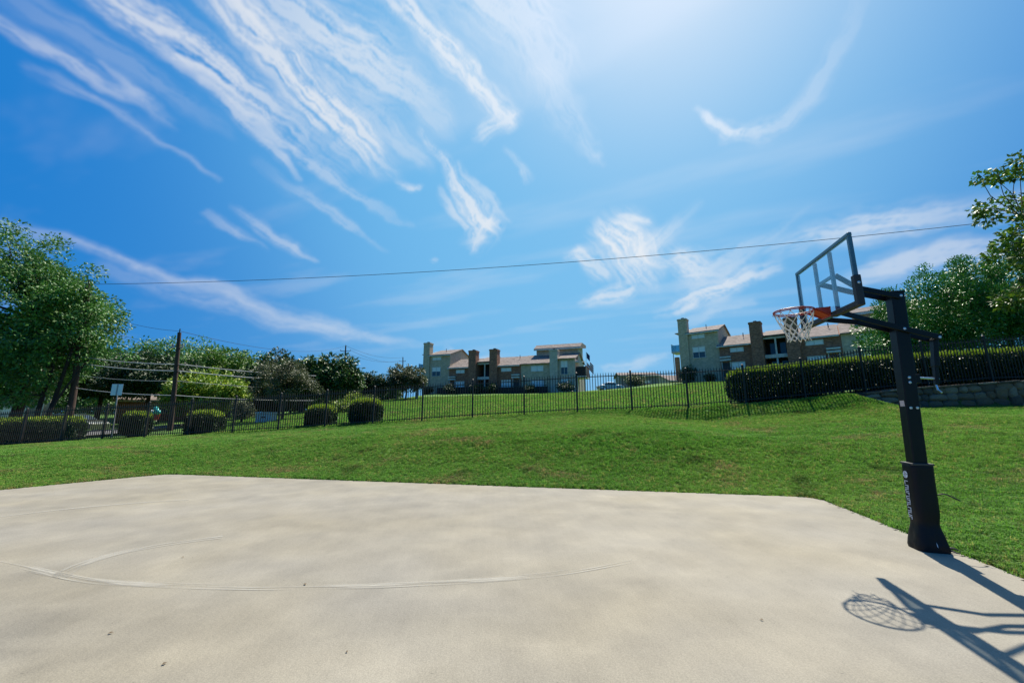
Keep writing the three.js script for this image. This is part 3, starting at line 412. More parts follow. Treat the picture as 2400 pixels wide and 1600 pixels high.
function tree(name, label, pos, o, group) {
  const r = rng(o.seed), t = thing(name, label, o.cat ?? 'tree', pos, 0, group), { geo, clumps } = crownGeo(r, o.env, o), tb = o.trunk, T = [], B = [];
  for (const s of tb.stems) { const top = V(...s.to), mid = V(...s.from).lerp(top, 0.5).add(V((r() - 0.5) * 0.3, 0, (r() - 0.5) * 0.3)); T.push(limb([V(s.from[0], -0.35, s.from[2]), V(...s.from), mid, top], s.r * 1.15, s.r * 0.55, 9, 12)); }
  const tips = tb.stems.map((s) => [V(...s.to), V(...s.from), s.r]);
  clumps.forEach((c, i) => { if (i % (o.every ?? 2)) return; let best = null, bd = 1e9; for (const [a, b, rr] of tips) { for (let k = 0; k <= 4; k++) { const q = b.clone().lerp(a, 0.35 + 0.65 * k / 4); const d = q.distanceTo(c.p) + Math.max(0, q.y - c.p.y) * 1.5; if (d < bd) { bd = d; best = [q, rr * (0.45 - 0.06 * k)]; } } }
    const [q, rr] = best, m = q.clone().lerp(c.p, 0.55).add(V((r() - 0.5) * bd * 0.2, bd * 0.06, (r() - 0.5) * bd * 0.2)); B.push(limb([q, m, c.p], Math.max(0.012, Math.min(rr, 0.02 + bd * 0.016)), 0.008, 5, 5)); });
  part('trunk', T, o.bark ?? bark, t); if (B.length) part('limbs', B, o.bark ?? bark, t);
  raw('crown', geo, o.mat ?? leafSoft, t); return t;
}
const G = { mid: [0.09, 0.20, 0.036], bright: [0.12, 0.25, 0.030], dark: [0.035, 0.088, 0.022], olive: [0.12, 0.145, 0.065], blue: [0.045, 0.120, 0.036], young: [0.50, 0.62, 0.07], oak: [0.115, 0.275, 0.055], lime: [0.17, 0.30, 0.03] };  // young: yellow-green brightened to carry backlit sun in the hedge-top leaves

// clipped hedges and bushes: leaves through a rounded block, denser at the skin, on bare stems
function hedge(name, label, frames, o, group) {    // frames: [x, z, yBottom, yTop, halfDepth] along the hedge
  const r = rng(o.seed), t = thing(name, label, o.cat ?? 'hedge', [0, 0, 0], 0, group), L = new Leaves(), n = frames.length - 1, segL = frames.slice(1).map((f, i) => Math.hypot(f[0] - frames[i][0], f[1] - frames[i][1])), tot = segL.reduce((a, b) => a + b, 0);
  for (let k = 0; k < o.leaves; k++) {
    let s = r() * tot, i = 0; while (i < n - 1 && s > segL[i]) s -= segL[i++]; const q = clamp(s / segL[i]), A = frames[i], B = frames[i + 1], v = (j) => lerp(A[j], B[j], q), whole = (segL.slice(0, i).reduce((a, b) => a + b, 0) + s) / tot;
    const dx = (B[0] - A[0]) / segL[i], dz = (B[1] - A[1]) / segL[i], th = r() * 6.2832, rad = Math.pow(r(), o.skin ?? 0.28), e = 3.2, c = Math.cos(th), sn = Math.sin(th), sq = Math.pow(Math.abs(c) ** e + Math.abs(sn) ** e, -1 / e);
    const endD = Math.min(whole, 1 - whole) * tot, endR = o.endR ?? 0.35, rnd = endD < endR ? Math.sqrt(1 - (1 - endD / endR) ** 2) * 0.45 + 0.55 : 1, H = (v(3) - v(2)) / 2, wob = 1 + fbm(whole * tot * 1.1, th * 0.8, o.seed, 3) * (o.wob ?? 0.28);
    const cx = c * sq * rad * v(4) * rnd * wob, cy = sn * sq * rad * H * rnd * (1 + fbm(whole * tot * 1.6, 3, o.seed + 3, 3) * 0.10), P = V(v(0) - dz * cx, (v(2) + v(3)) / 2 + cy, v(1) + dx * cx);
    const out = V(-dz * c, sn, dx * c).normalize(), up = sn > 0.7 && rad > 0.8, ax = out.clone().multiplyScalar(0.6).add(unit(r).multiplyScalar(0.8)); ax.y += 0.25; ax.normalize(); const nr = unit(r).multiplyScalar(0.8).add(out.multiplyScalar(0.5)); nr.y += 0.35;
    const youngBacklit = up && r() < (o.flush ?? 0.5); if (youngBacklit) { P.y += r() * 0.13; ax.y += 1.0; ax.normalize(); } const ln = o.leaf * (0.65 + r() * 0.7); L.add(P, ax, nr, ln, ln * 0.52, leafCol(r, youngBacklit ? (o.young ?? G.young) : o.col ?? G.dark, 0.3, 0.15));  // upright top shoots; sun glowing through them is painted into the leaf colour
  }
  const S = []; const m = Math.max(3, Math.round(tot * 4)); for (let k = 0; k < m; k++) { let s = (k + 0.3 + r() * 0.4) / m * tot, i = 0; while (i < n - 1 && s > segL[i]) s -= segL[i++]; const q = clamp(s / segL[i]), A = frames[i], B = frames[i + 1], v = (j) => lerp(A[j], B[j], q), x = v(0) + (r() - 0.5) * 0.3, z = v(1) + (r() - 0.5) * v(4); const yb = groundY(x, z) - 0.1, yt = lerp(v(2), v(3), 0.75); for (let b = 0; b < 3; b++) S.push(limb([V(x, yb, z), V(x + (r() - 0.5) * 0.15, lerp(yb, yt, 0.5), z + (r() - 0.5) * 0.15), V(x + (r() - 0.5) * 0.6, yt, z + (r() - 0.5) * v(4))], 0.022, 0.008, 5, 4)); }
  part('stems', S, barkDark, t); raw('foliage', L.geo(), o.mat ?? leafGloss, t); return t;
}
{
  const hg = 'clipped hedges and bushes just behind the fence', fz = (x, off) => fenceZ(x) - off;
  hedge('hedge', 'long clipped evergreen hedge behind the fence and above the stone wall', [[10.0, fz(10, .85), 2.12, 3.36, .55], [11, fz(11, .85), 2.1, 3.5, .62], [13, fz(13, .85), 2.25, 3.68, .62], [15, fz(15, .85), 2.6, 3.86, .6], [18, fz(18, .9), 2.75, 4.03, .6], [23.5, fz(23.5, .9), 2.95, 4.28, .6]], { seed: 21, leaves: 62000, leaf: 0.105, col: [0.030, 0.072, 0.018], flush: 0.75 }, hg);
  hedge('hedge', 'long low clipped hedge at the left edge under the big leafy tree', [[-31, fz(-31, 1.1), -0.55, 1.12, .5], [-27, fz(-27, 1.1), -0.3, 1.2, .5], [-23.9, fz(-23.9, 1.1), -0.1, 1.28, .5]], { seed: 22, leaves: 30000, leaf: 0.095, flush: 0.7 }, hg);
  const bush = (x, off, w, y0, y1, seed, label, o = {}) => hedge('bush', label, [[x - w / 2, fz(x, off), y0, y1, w * 0.36], [x, fz(x, off), y0, y1 + 0.04, w * 0.4], [x + w / 2, fz(x, off), y0, y1, w * 0.36]], { seed, leaves: 9000, leaf: 0.095, endR: w * 0.3, cat: 'bush', flush: 0.7, wob: 0.4, ...o }, hg);
  bush(-20.3, 1.0, 1.25, 0.35, 1.5, 23, 'small rounded bush between the street sign and the iron fence post');
  bush(-16.2, 0.95, 1.6, 0.35, 1.55, 24, 'squat clipped bush beside the foot of the nearer utility pole', { leaves: 11000 });
  bush(-9.75, 0.9, 1.35, 0.75, 1.82, 25, 'clipped bush left of the taller square bush, downhill of it');
  bush(-7.35, 0.85, 1.5, 1.0, 2.12, 26, 'square clipped bush, rightmost of those along the lower fence', { leaves: 12000 });
}

// ---------------------------------------------------------------- stone retaining wall, stone by stone
{
  const w = thing('stone_wall', 'dry rubble stone retaining wall below the hedge at the right edge', 'wall'), r = rng(77), mortar = worn(0.10, 0.09, 0.08, 0.95, 0.01);
  const tones = [[.22, .165, .11], [.15, .115, .085], [.27, .21, .15], [.20, .135, .085], [.12, .10, .08], [.30, .25, .19]].map((c) => worn(c[0], c[1], c[2], 0.92, 0.012));
  const x0 = WALL_X0, x1 = 26, N = 24; const core = []; for (let i = 0; i < N; i++) { const a = lerp(x0, x1, i / N), b = lerp(x0, x1, (i + 1) / N), m = (a + b) / 2, g = new THREE.BoxGeometry(b - a + 0.02, interp(FENCE, m) - 1.25, 0.3); g.translate(m, (interp(FENCE, m) + 1.25) / 2 - 0.06, wallZ(m) - 0.2); core.push(g); }
  part('mortar_core', core, mortar, w);
  const variants = Array.from({ length: 7 }, (_, k) => { const g = new THREE.IcosahedronGeometry(0.5, 1), p = g.attributes.position, q = rng(500 + k), off = unit(q).multiplyScalar(9); for (let i = 0; i < p.count; i++) { const v = V(p.getX(i), p.getY(i), p.getZ(i)), d = 0.5 * Math.pow(Math.abs(v.x * 2) ** 4 + Math.abs(v.y * 2) ** 4 + Math.abs(v.z * 2) ** 4, -0.25) * (1 + 0.22 * n3(v.x * 2.2 + off.x, v.y * 2.2 + off.y, v.z * 2.2 + off.z)); v.multiplyScalar(2 * d); p.setXYZ(i, v.x, v.y, v.z); } g.computeVertexNormals(); return metreUV(g); });
  let count = 0;
  for (let row = 0; row < 4; row++) { let x = x0 - 0.1 + (row % 2) * 0.15; while (x < x1 && count < 300) { const L = 0.26 + r() * 0.38, top = interp(FENCE, x + L / 2) - 0.05, bot = 1.5, H = (top - bot) / 4, tall = r() < 0.25 && row < 3 ? 1.5 : 1; const o = new THREE.Mesh(variants[Math.floor(r() * 7)], tones[Math.floor(r() * 6)]); o.name = 'stone'; o.scale.set(L * 1.04, H * tall * 1.03, 0.22 + r() * 0.08); o.position.set(x + L / 2, bot + H * (row + 0.5 * tall), wallZ(x + L / 2) - 0.06 - (tall > 1 ? 0 : 0.02) + (r() - 0.5) * 0.03); o.rotation.set((r() - 0.5) * 0.15, -0.11, (r() - 0.5) * 0.2); w.add(o); count++; x += L + 0.015; } }
  for (let x = x0; x < x1 - 0.2;) { const L = 0.55 + r() * 0.4, m = x + L / 2, g = new RoundedBoxGeometry(L - 0.02, 0.07, 0.46, 1, 0.015); const o = new THREE.Mesh(metreUV(g), tones[Math.floor(r() * 6)]); o.name = 'coping_stone'; o.position.set(m, interp(FENCE, m) - 0.025, wallZ(m) - 0.17); o.rotation.set(0, -0.11, Math.atan(0.09)); w.add(o); x += L; }
}

// ---------------------------------------------------------------- apartment blocks on the hill
const stucco = worn(0.68, 0.52, 0.355, 0.92, 0.004), stuccoPale = worn(0.66, 0.555, 0.44, 0.92, 0.004), brickTex = greyTex(512, (u, v) => { const row = Math.floor(v * 26), x = u * 9 + (row % 2) * 0.5, fx = x - Math.floor(x), fy = v * 26 - row, j = fx < 0.06 || fy < 0.16; const t = tn(Math.floor(x) / 9 + 0.01, row / 26 + 0.01, 64, 3), s = j ? 0.95 : 0.62 + 0.5 * t; return [s, s * 0.97, s * 0.95]; }, true, 0.5);
const brick = std(0.36, 0.17, 0.105, 0.92, { map: brickTex, bumpMap: grainBump, bumpScale: 0.004 }), shingle = (() => { const t = greyTex(512, (u, v) => { const row = Math.floor(v * 24), x = u * 12 + (row % 2) * 0.5, s = 0.66 + 0.42 * tn(Math.floor(x) / 12 + 0.01, row / 24 + 0.01, 64, 6) - (v * 24 - row < 0.14 ? 0.16 : 0); return [s, s * 0.97, s * 0.95]; }, true, 0.3); return std(0.27, 0.235, 0.215, 0.95, { map: t }); })();
const trim = worn(0.76, 0.71, 0.63, 0.7, 0.001), glassDark = new THREE.MeshPhysicalMaterial({ color: new THREE.Color().setRGB(0.05, 0.07, 0.085), roughness: 0.04, specularIntensity: 1 }), blind = std(0.74, 0.72, 0.68, 0.35), darkWood = worn(0.035, 0.022, 0.018, 0.8), cap = std(0.03, 0.03, 0.032, 0.7), aquaPanel = new THREE.MeshPhysicalMaterial({ color: new THREE.Color().setRGB(0.25, 0.55, 0.72), roughness: 0.2, transmission: 0.6, thickness: 0 });
function windowUnit(parent, x0, x1, y0, y1, z, style) {   // frame > sill, panes
  const f = 0.09, fr = part('window', [box(x0, x1, y1 - f, y1, z, z + 0.07), box(x0, x1, y0, y0 + f, z, z + 0.07), box(x0, x0 + f, y0 + f, y1 - f, z, z + 0.069), box(x1 - f, x1, y0 + f, y1 - f, z, z + 0.069)], trim, parent), mid = (x0 + x1) / 2;
  part('mullion', box(mid - 0.035, mid + 0.035, y0 + f, y1 - f, z + 0.005, z + 0.06), trim, fr);
  for (const [a, b] of [[x0 + f, mid - 0.035], [mid + 0.035, x1 - f]]) {
    const split = style === 'half' ? lerp(y0, y1, 0.52) : style === 'blind' ? y0 + f : y1 - f;
    if (split > y0 + f + 0.02) part('pane', box(a, b, y0 + f, split, z - 0.02, z + 0.03), glassDark, fr);
    if (split < y1 - f - 0.02) part('blind', box(a, b, split + 0.004, y1 - f, z - 0.02, z + 0.028), blind, fr);
  }
  return fr;
}
function apartment(label, pos, turn, group) {
  const A = thing('apartment_building', label, 'building', pos, turn, group), B = -3;    // walls start below grade
  const gable = (x0, x1, zf, zb, eave, ridge) => prism([[zf, B], [zf, eave], [(zf + zb) / 2, ridge], [zb, eave], [zb, B]], x0, x1);
  const slab = (x0, x1, zf, zb, eave, ridge, t = 0.16) => { const zm = (zf + zb) / 2, k = (ridge - eave) / Math.abs(zm - zf), o = 0.35; return [prism([[zf + o, eave - k * o + 0.02], [zf + o, eave - k * o + t], [zm, ridge + t + 0.02], [zm, ridge + 0.02]], x0, x1), prism([[zm, ridge + 0.02], [zm, ridge + t + 0.02], [zb - o, eave - k * o + t], [zb - o, eave - k * o + 0.02]], x0, x1)]; };
  const chimney = (x0, x1, z0, z1, top, m) => { const c = part('chimney', [box(x0, x1, B, top, z0, z1), box(x0 - 0.07, x1 + 0.07, top - 0.28, top - 0.08, z0 - 0.07, z1 + 0.07)], m, A); part('chimney_cap', [box((x0 + x1) / 2 - 0.2, (x0 + x1) / 2 + 0.2, top, top + 0.22, (z0 + z1) / 2 - 0.2, (z0 + z1) / 2 + 0.2)], cap, c); };
  // tower
  part('tower_wall', gable(0, 5.6, 0, -9.2, 7.25, 8.75), stucco, A);
  const tr = part('tower_roof', slab(0.9, 5.85, 0, -9.2, 7.25, 8.75), shingle, A); part('fascia', box(0.9, 5.85, 6.98, 7.16, 0.352, 0.40), trim, tr); part('vent_pipe', rod(V(3.6, 8.0, -2), V(3.6, 8.75, -2), 0.05), cap, tr);
  chimney(-0.12, 1.25, -0.9, 0.32, 9.75, stucco);
  windowUnit(A, 1.75, 3.75, 6.2, 6.95, 0, 'blind'); windowUnit(A, 1.75, 3.65, 3.1, 4.95, 0, 'half');
  const bal = part('balcony', [box(-1.7, -0.02, 4.35, 4.62, -3.2, -0.6)], trim, A); part('balcony_panel', [box(-1.7, -1.65, 4.625, 5.85, -3.2, -0.6), box(-1.65, -0.05, 4.625, 5.65, -0.68, -0.63)], aquaPanel, bal); part('awning', prism([[-0.4, 7.5], [-0.4, 7.62], [-3.4, 7.72], [-3.4, 7.6]], -0.9, -0.15), shingle, bal); part('post', rod(V(-1.5, B, -0.8), V(-1.5, 4.36, -0.8), 0.07), trim, bal);
  // brick wings either side of the recessed balconies
  const wings = [[5.4, 9.9], [15.6, 19.9]];
  wings.forEach(([x0, x1], i) => {
    const z = 0.3 + i * 0.02; part('brick_wing', gable(i ? x0 - 1.48 : x0 + 0.25, i ? x1 : x1 + 1.48, z, -8.6, 4.6, 6.6), brick, A); const rf = part('wing_roof', slab(i ? x0 - 1.49 : x0 - 0.05, i ? x1 - 0.17 : x1 + 1.49, z, -8.6, 4.6, 6.6), shingle, A); part('fascia', box(x0 - 0.05, x1 + 0.03 - i * 0.2, 4.38, 4.56, z + 0.352, z + 0.39), trim, rf); part('vent_pipe', rod(V(x0 + 3.2, 6.1, -2.4), V(x0 + 3.2, 6.75, -2.4), 0.06), cap, rf);
    if (i) { windowUnit(A, x0 + 0.55, x0 + 2.5, 3.5, 4.2, z, 'blind'); windowUnit(A, x0 + 0.55, x0 + 2.5, 0.75, 2.05, z, 'blind'); } else { windowUnit(A, x0 + 1.7, x0 + 3.5, 3.5, 4.2, z, 'blind'); windowUnit(A, x0 + 1.7, x0 + 3.5, 0.75, 2.05, z, 'blind'); }
    const dx = i ? x1 - 1.55 : x0 + 0.4; const d = part('door', box(dx + 0.12, dx + 1.12, 0, 2.05, z - 0.02, z + 0.05), cap, A); part('door_frame', [box(dx, dx + 0.118, B, 2.2, z, z + 0.12), box(dx + 1.122, dx + 1.24, B, 2.2, z, z + 0.12)], trim, d); part('canopy', [box(dx - 0.1, dx + 1.34, 2.28, 2.55, z, z + 0.5), box(dx - 0.1, dx + 1.34, 2.72, 2.95, z, z + 0.5)], trim, d);
  });
  chimney(9.93, 11.4, -0.5, 0.95, 7.6, brick); chimney(14.1, 15.57, -0.5, 0.95, 7.6, brick);
  part('recess_wall', [box(11.4, 14.1, B, 5.4, -2.6, -2.3), box(11.4, 14.1, 5.3, 5.5, -2.3, 0.2)], darkWood, A);
  part('recess_roof', slab(11.38, 14.12, 0.1, -8.6, 5.45, 6.75), shingle, A);
  const bk = part('balcony', [box(11.41, 14.09, 2.25, 2.75, -0.1, 0.12), box(11.41, 14.09, 2.35, 2.5, -2.3, -0.1)], trim, A); part('header', box(11.41, 14.09, 5.0, 5.28, -0.1, 0.1), trim, bk); part('post', [box(12.72, 12.92, 2.755, 4.995, -0.06, 0.06), box(12.72, 12.92, B, 2.245, -0.06, 0.06)], trim, bk);
  for (const [a, b, y] of [[11.9, 12.6, 2.8], [13.1, 13.8, 2.8], [11.9, 12.6, 0.1], [13.1, 13.8, 0.1]]) part('patio_door', box(a, b, y, y + 2, -2.29, -2.24), glassDark, A);
  part('patio_wall', box(11.41, 14.09, B, 0.75, -0.12, 0.14), stucco, A);
  // stucco wing, upper storey and end balcony
  part('stucco_wing', gable(19.9, 26.6, 0.36, -8.6, 4.7, 6.65), stucco, A); part('wing_roof', slab(19.82, 25.2, 0.36, -8.6, 4.7, 6.65), shingle, A); part('wing_roof', slab(26.5, 29.6, 0.36, -8.6, 5.3, 6.75), shingle, A);
  windowUnit(A, 21.7, 24.0, 3.3, 4.35, 0.36, 'blind'); windowUnit(A, 21.7, 24.0, 0.6, 1.9, 0.36, 'blind');
  chimney(25.2, 26.55, -0.6, 0.9, 6.95, stuccoPale);
  part('end_wall', [box(26.6, 29.4, B, 5.3, -8.6, 0.28)], stuccoPale, A); windowUnit(A, 26.95, 28.2, 2.6, 5.0, 0.28, 'half'); windowUnit(A, 26.95, 28.2, 0.2, 2.0, 0.28, 'half');
  part('upper_storey', prism([[-3.6, 5.2], [-3.6, 7.6], [-8.4, 8.3], [-8.4, 5.2]], 21.6, 29.3), stuccoPale, A);
  const ur = part('upper_roof', prism([[-2.9, 7.5], [-2.9, 7.85], [-4.6, 8.75], [-8.8, 8.9], [-8.8, 8.4]], 21.3, 29.9), shingle, A); part('fascia', box(21.3, 29.9, 7.48, 7.76, -2.89, -2.82), trim, ur);
  const eb = part('balcony', [box(29.42, 31.2, 2.05, 2.35, -3.4, 0.2)], trim, A); part('balcony_panel', [box(31.1, 31.18, 2.355, 4.1, -3.4, 0.2), box(29.5, 31.08, 2.355, 3.9, 0.08, 0.16)], darkWood, eb); part('awning', prism([[0.3, 4.6], [0.3, 4.75], [-3.2, 5.2], [-3.2, 5.05]], 29.42, 30.6), trim, eb); part('post', [box(30.9, 31.05, B, 2.045, 0, 0.15), box(29.6, 29.75, B, 2.045, 0, 0.15)], trim, eb);
  return A;
}
const LB = [-17.0, 5.25, -74.5], RB = [28.6, 7.15, -64.5], LA = -20 * R, RA = -40 * R;
apartment('tan and brick apartment block at centre, its flag balcony at the right end', LB, LA, 'apartment blocks on the hilltop');
apartment('tan and brick apartment block on the hilltop behind the hoop net', RB, RA, 'apartment blocks on the hilltop').scale.setScalar(1.04);
const onBlock = ([x, y, z], a, lx, ly, lz) => [x + Math.cos(a) * lx + Math.sin(a) * lz, y + ly, z - Math.sin(a) * lx + Math.cos(a) * lz];
{ // flag on the end balcony of the left block
  const p = onBlock(LB, LA, 31.5, 2.6, 0.3), fl = thing('flag', 'striped flag on a slanted pole at the end balcony of the centre block', 'flag', p, LA);
  part('flag_pole', rod(V(-0.3, 0, 0), V(-0.1, 3.6, 0.4), 0.03), trim, fl);
  const cloth = (y0, y1, x0, x1, m, nm) => { const g = new THREE.PlaneGeometry(1, 1, 8, 6), q = g.attributes.position; for (let i = 0; i < q.count; i++) { const u = q.getX(i) + 0.5, v = q.getY(i) + 0.5, X = lerp(x0, x1, u), Y = lerp(y0, y1, v); q.setXYZ(i, 0.02 + X * 0.75 - (1 - v) * 0.0, Y - X * 0.9, 0.4 + 0.09 * Math.sin(X * 5 + Y * 2)); } g.computeVertexNormals(); part(nm, g, m, fl); };
  const ds = (r, g, b) => std(r, g, b, 0.8, { side: THREE.DoubleSide }); const red = ds(0.42, 0.03, 0.035), wh = ds(0.6, 0.6, 0.6), bl = ds(0.02, 0.03, 0.10);
  cloth(2.5, 3.5, -0.1, 0.6, bl, 'canton'); for (let k = 0; k < 7; k++) cloth(1.0 + k * 0.21, 1.21 + k * 0.21, k > 3 ? 0.605 : -0.1, 1.3, k % 2 ? wh : red, 'stripe');
}
// shrubs, walls and low planting along the foot of the blocks
function roundBush(label, pos, r, h, col, seed, o = {}) { const t = thing('bush', label, 'bush', pos, 0, o.group); const q = rng(seed), { geo } = crownGeo(q, [[0, h * 0.52, 0, r * 0.82, h * 0.42, r * 0.82]], { clumps: o.clumps ?? 60, leaves: o.leaves ?? 2600, cr: [r * 0.2, r * 0.36], leaf: o.leaf ?? 0.16, col, floor: 0.05, youngShare: o.ys ?? 0, young: G.young }); part('stems', [0, 1, 2].map((k) => limb([V(0, -0.4, 0), V(0.1 * (k - 1), h * 0.3, 0.1), V((k - 1) * r * 0.5, h * 0.7, (k % 2) * r * 0.3)], 0.05, 0.015, 5, 4)), barkDark, t); raw('foliage', geo, o.mat ?? leafSoft, t); return t; }
const gy = (x, z) => [x, groundY(x, z), z];
{
  const g = 'low shrubs along the foot of the centre block', words = ['dark low shrub at the foot of the tan chimney tower of the centre block', 'dark low shrub under the brick wing window of the centre block', 'dark low shrub below the recessed balconies of the centre block', 'dark low shrub beside the right brick chimney of the centre block', 'dark low shrub before the tan wing window of the centre block', 'dark low shrub under the end balcony of the centre block'];
  [2.5, 7.6, 12.4, 15.4, 22.4, 28.4].forEach((lx, i) => { const p = onBlock(LB, LA, lx, 0, 2.6 + (i % 2) * 0.5); roundBush(words[i], gy(p[0], p[2]), 1.25 + (i % 3) * 0.25, 1.5 + (i % 2) * 0.3, G.dark, 300 + i, { group: g, leaves: 1800, leaf: 0.2 }); });
  const w = thing('low_wall', 'long low brown patio wall in front of the centre block', 'wall', onBlock(LB, LA, 4, -0.2, 1.7), LA); part('panel', box(0, 9, -1, 1.0, -0.1, 0.1), darkWood, w); part('panel', box(9.05, 21, -1, 0.85, -0.1, 0.1), darkWood, w); part('coping', box(-0.03, 21.03, 1.003, 1.06, -0.13, 0.13), worn(0.1, 0.08, 0.07), w);
  const p = onBlock(RB, RA, 1.4, 0, 2.4); roundBush('round dark bush at the tan corner of the right block', [p[0], groundY(p[0], p[2]) - 0.1, p[2]], 1.55, 3.0, G.dark, 320, { leaves: 4000, leaf: 0.2, clumps: 90 });
  const p2 = onBlock(RB, RA, 4.6, 0, 2.2); roundBush('low dark shrub below the brick doorway of the right block', gy(p2[0], p2[2]), 1.0, 1.3, G.dark, 321, { leaves: 1500, leaf: 0.2 });
}

// ---------------------------------------------------------------- street at the left, houses beyond it
const kerbM = worn(0.36, 0.34, 0.29, 0.9), asphalt = worn(0.16, 0.16, 0.165, 0.9, 0.004);
{
  const c = new THREE.CatmullRomCurve3([V(-90, 0, -27), V(-50, 0, -27), V(-34, 0, -27.2), V(-28, 0, -29.5), V(-25.2, 0, -35), V(-24.2, 0, -44), V(-24, 0, -62)]), n = 90, ribbon = (o0, o1, lift, wall) => { const P = [], I = []; for (let i = 0; i <= n; i++) { const p = c.getPointAt(i / n), t = c.getTangentAt(i / n), s = V(-t.z, 0, t.x); for (const o of [o0, o1]) { const x = p.x + s.x * o, z = p.z + s.z * o; P.push(x, groundY(x, z) + lift, z); } if (i < n) { const k = i * 2; I.push(k, k + 1, k + 2, k + 1, k + 3, k + 2); } } const g = new THREE.BufferGeometry(); g.setAttribute('position', new THREE.Float32BufferAttribute(P, 3)); g.setIndex(I); g.computeVertexNormals(); return g; };
  const road = new THREE.Group(); road.name = 'road'; road.userData.kind = 'structure'; scene.add(road);
  const m2 = asphalt.clone(); m2.side = THREE.DoubleSide; const k2 = kerbM.clone(); k2.side = THREE.DoubleSide;
  const lane = (o0, o1, nn, lift) => { const gs = []; for (let k = 0; k < nn; k++) gs.push(ribbon(lerp(o0, o1, k / nn), lerp(o0, o1, (k + 1) / nn), lift)); return gs; };
  raw('roadway', metreUV(flat(lane(-3.9, 3.9, 8, 0.07))), m2, road);
  for (const s of [-1, 1]) { const a = 3.9 * s, b = 4.15 * s; raw('kerb', metreUV(flat([ribbon(a, b, 0.19), (() => { const P = [], I = []; for (let i = 0; i <= n; i++) { const p = c.getPointAt(i / n), t = c.getTangentAt(i / n), q = V(-t.z, 0, t.x), x = p.x + q.x * a, z = p.z + q.z * a, y = groundY(x, z); P.push(x, y, z, x, y + 0.19, z); if (i < n) { const k = i * 2; I.push(k, k + 1, k + 2, k + 1, k + 3, k + 2); } } const g = new THREE.BufferGeometry(); g.setAttribute('position', new THREE.Float32BufferAttribute(P, 3)); g.setIndex(I); g.computeVertexNormals(); return g; })()])), k2, road); }
}
function house(name, label, pos, turn, w, d, eave, ridge, wallM, wins) {
  const H = thing(name, label, 'house', pos, turn); part('wall', prism([[0, -2], [0, eave], [-d / 2, ridge], [-d, eave], [-d, -2]], 0, w), wallM, H);
  const k = (ridge - eave) / (d / 2), o = 0.5, rf = part('roof', [prism([[o, eave - k * o + 0.02], [o, eave - k * o + 0.2], [-d / 2, ridge + 0.2], [-d / 2, ridge + 0.02]], -0.4, w + 0.4), prism([[-d / 2, ridge + 0.02], [-d / 2, ridge + 0.2], [-d - o, eave - k * o + 0.2], [-d - o, eave - k * o + 0.02]], -0.4, w + 0.4)], shingle, H); part('fascia', box(-0.4, w + 0.4, eave - k * o - 0.06, eave - k * o + 0.14, o + 0.002, o + 0.05), trim, rf);
  for (const q of wins) windowUnit(H, ...q, 0.0, 'half'); return H;
}
const limestone = worn(0.34, 0.31, 0.26, 0.92, 0.008);
{
  const h = house('stone_house', 'pale stone house behind the big leafy tree at the left edge', [-51.2, groundY(-44, -36) - 0.4, -27.6], 0.855, 12, 10, 5.6, 8, limestone, [[1.4, 3, 0.7, 2.6], [5.4, 7, 0.7, 2.6], [9.2, 10.8, 0.7, 2.6], [9.2, 10.8, 3.6, 5], [5.4, 7, 3.6, 5]]);
  for (const [x0, x1] of [[4.0, 4.15], [8.1, 8.25], [11.5, 11.65]]) part('downpipe', box(x0, x1, -1, 5.4, 0.02, 0.14), trim, h);
  house('brick_house', 'low brown brick house in the shade beyond the street', [-47.5, groundY(-42, -50) - 0.1, -47], 0.6, 11, 9, 2.6, 4.6, brick, [[3, 4.6, 0.9, 2.2], [9, 10.6, 0.9, 2.2]]);
  house('far_house', 'plain grey brown house seen far off between the two apartment blocks', [27.5, 4.6, -98], -0.1, 9.2, 8, 6.2, 7.2, worn(0.30, 0.28, 0.27), [[1.2, 3.2, 3.6, 5], [5.4, 7.4, 3.6, 5]]);
  const t = house('far_house', 'distant tan house with a tall chimney left of the right block', [45.5, 5.2, -112], 0.35, 7, 8, 5.6, 7.4, stucco, [[1.5, 3, 3, 4.4]]); part('chimney', box(2.6, 3.5, 2, 12.4, 0.05, 1.1), brick, t);
}

// ---------------------------------------------------------------- utility poles and wires, street lamps
const creosote = worn(0.075, 0.042, 0.03, 0.95, 0.01), wireM = std(0.015, 0.015, 0.017, 0.9), insul = std(0.25, 0.25, 0.26, 0.4);
function utilityPole(label, x, z, top, r, lx, arm, base) {
  const y = base ?? groundY(x, z), p = thing('utility_pole', label, 'utility pole', [x, y, z], 0, 'wooden utility poles along the street'), H = top - y; part('pole', limb([V(0, -1, 0), V(lx * 0.5, H * 0.5, 0), V(lx, H, 0)], r, r * 0.68, 10, 6), creosote, p);
  part('bracket', [rod(V(lx, H - 0.35, 0), V(lx, H + 0.25, 0), 0.03), ...(arm ? [rod(V(lx - arm, H - 1.0, 0), V(lx + arm, H - 1.0, 0), 0.05)] : [rod(V(lx - 0.05, H - 0.9, 0), V(lx - 0.35, H - 0.85, 0), 0.03), rod(V(lx, H - 1.05, 0), V(lx + 0.32, H - 1.0, 0), 0.03)])], wireM, p);
  for (const s of [-1, 1]) part('insulator', rod(V(lx + s * (arm ? arm : 0.33), H - 1.0, 0), V(lx + s * (arm ? arm : 0.33), H - 0.72, 0), 0.05, 0.04), insul, p);
  return V(x + lx, top, z);
}
const A1 = utilityPole('dark utility pole rising through the big tree at the left', -29.1, -26, 10.5, 0.2, -0.75);
const A2 = utilityPole('dark utility pole standing clear against the sky beside the street', -21.05, -24.4, 6.65, 0.15, -0.42);
const A3 = utilityPole('small far utility pole above the magnolia trees', -30.3, -70, 13.7, 0.16, -0.3, 0.9, 3);
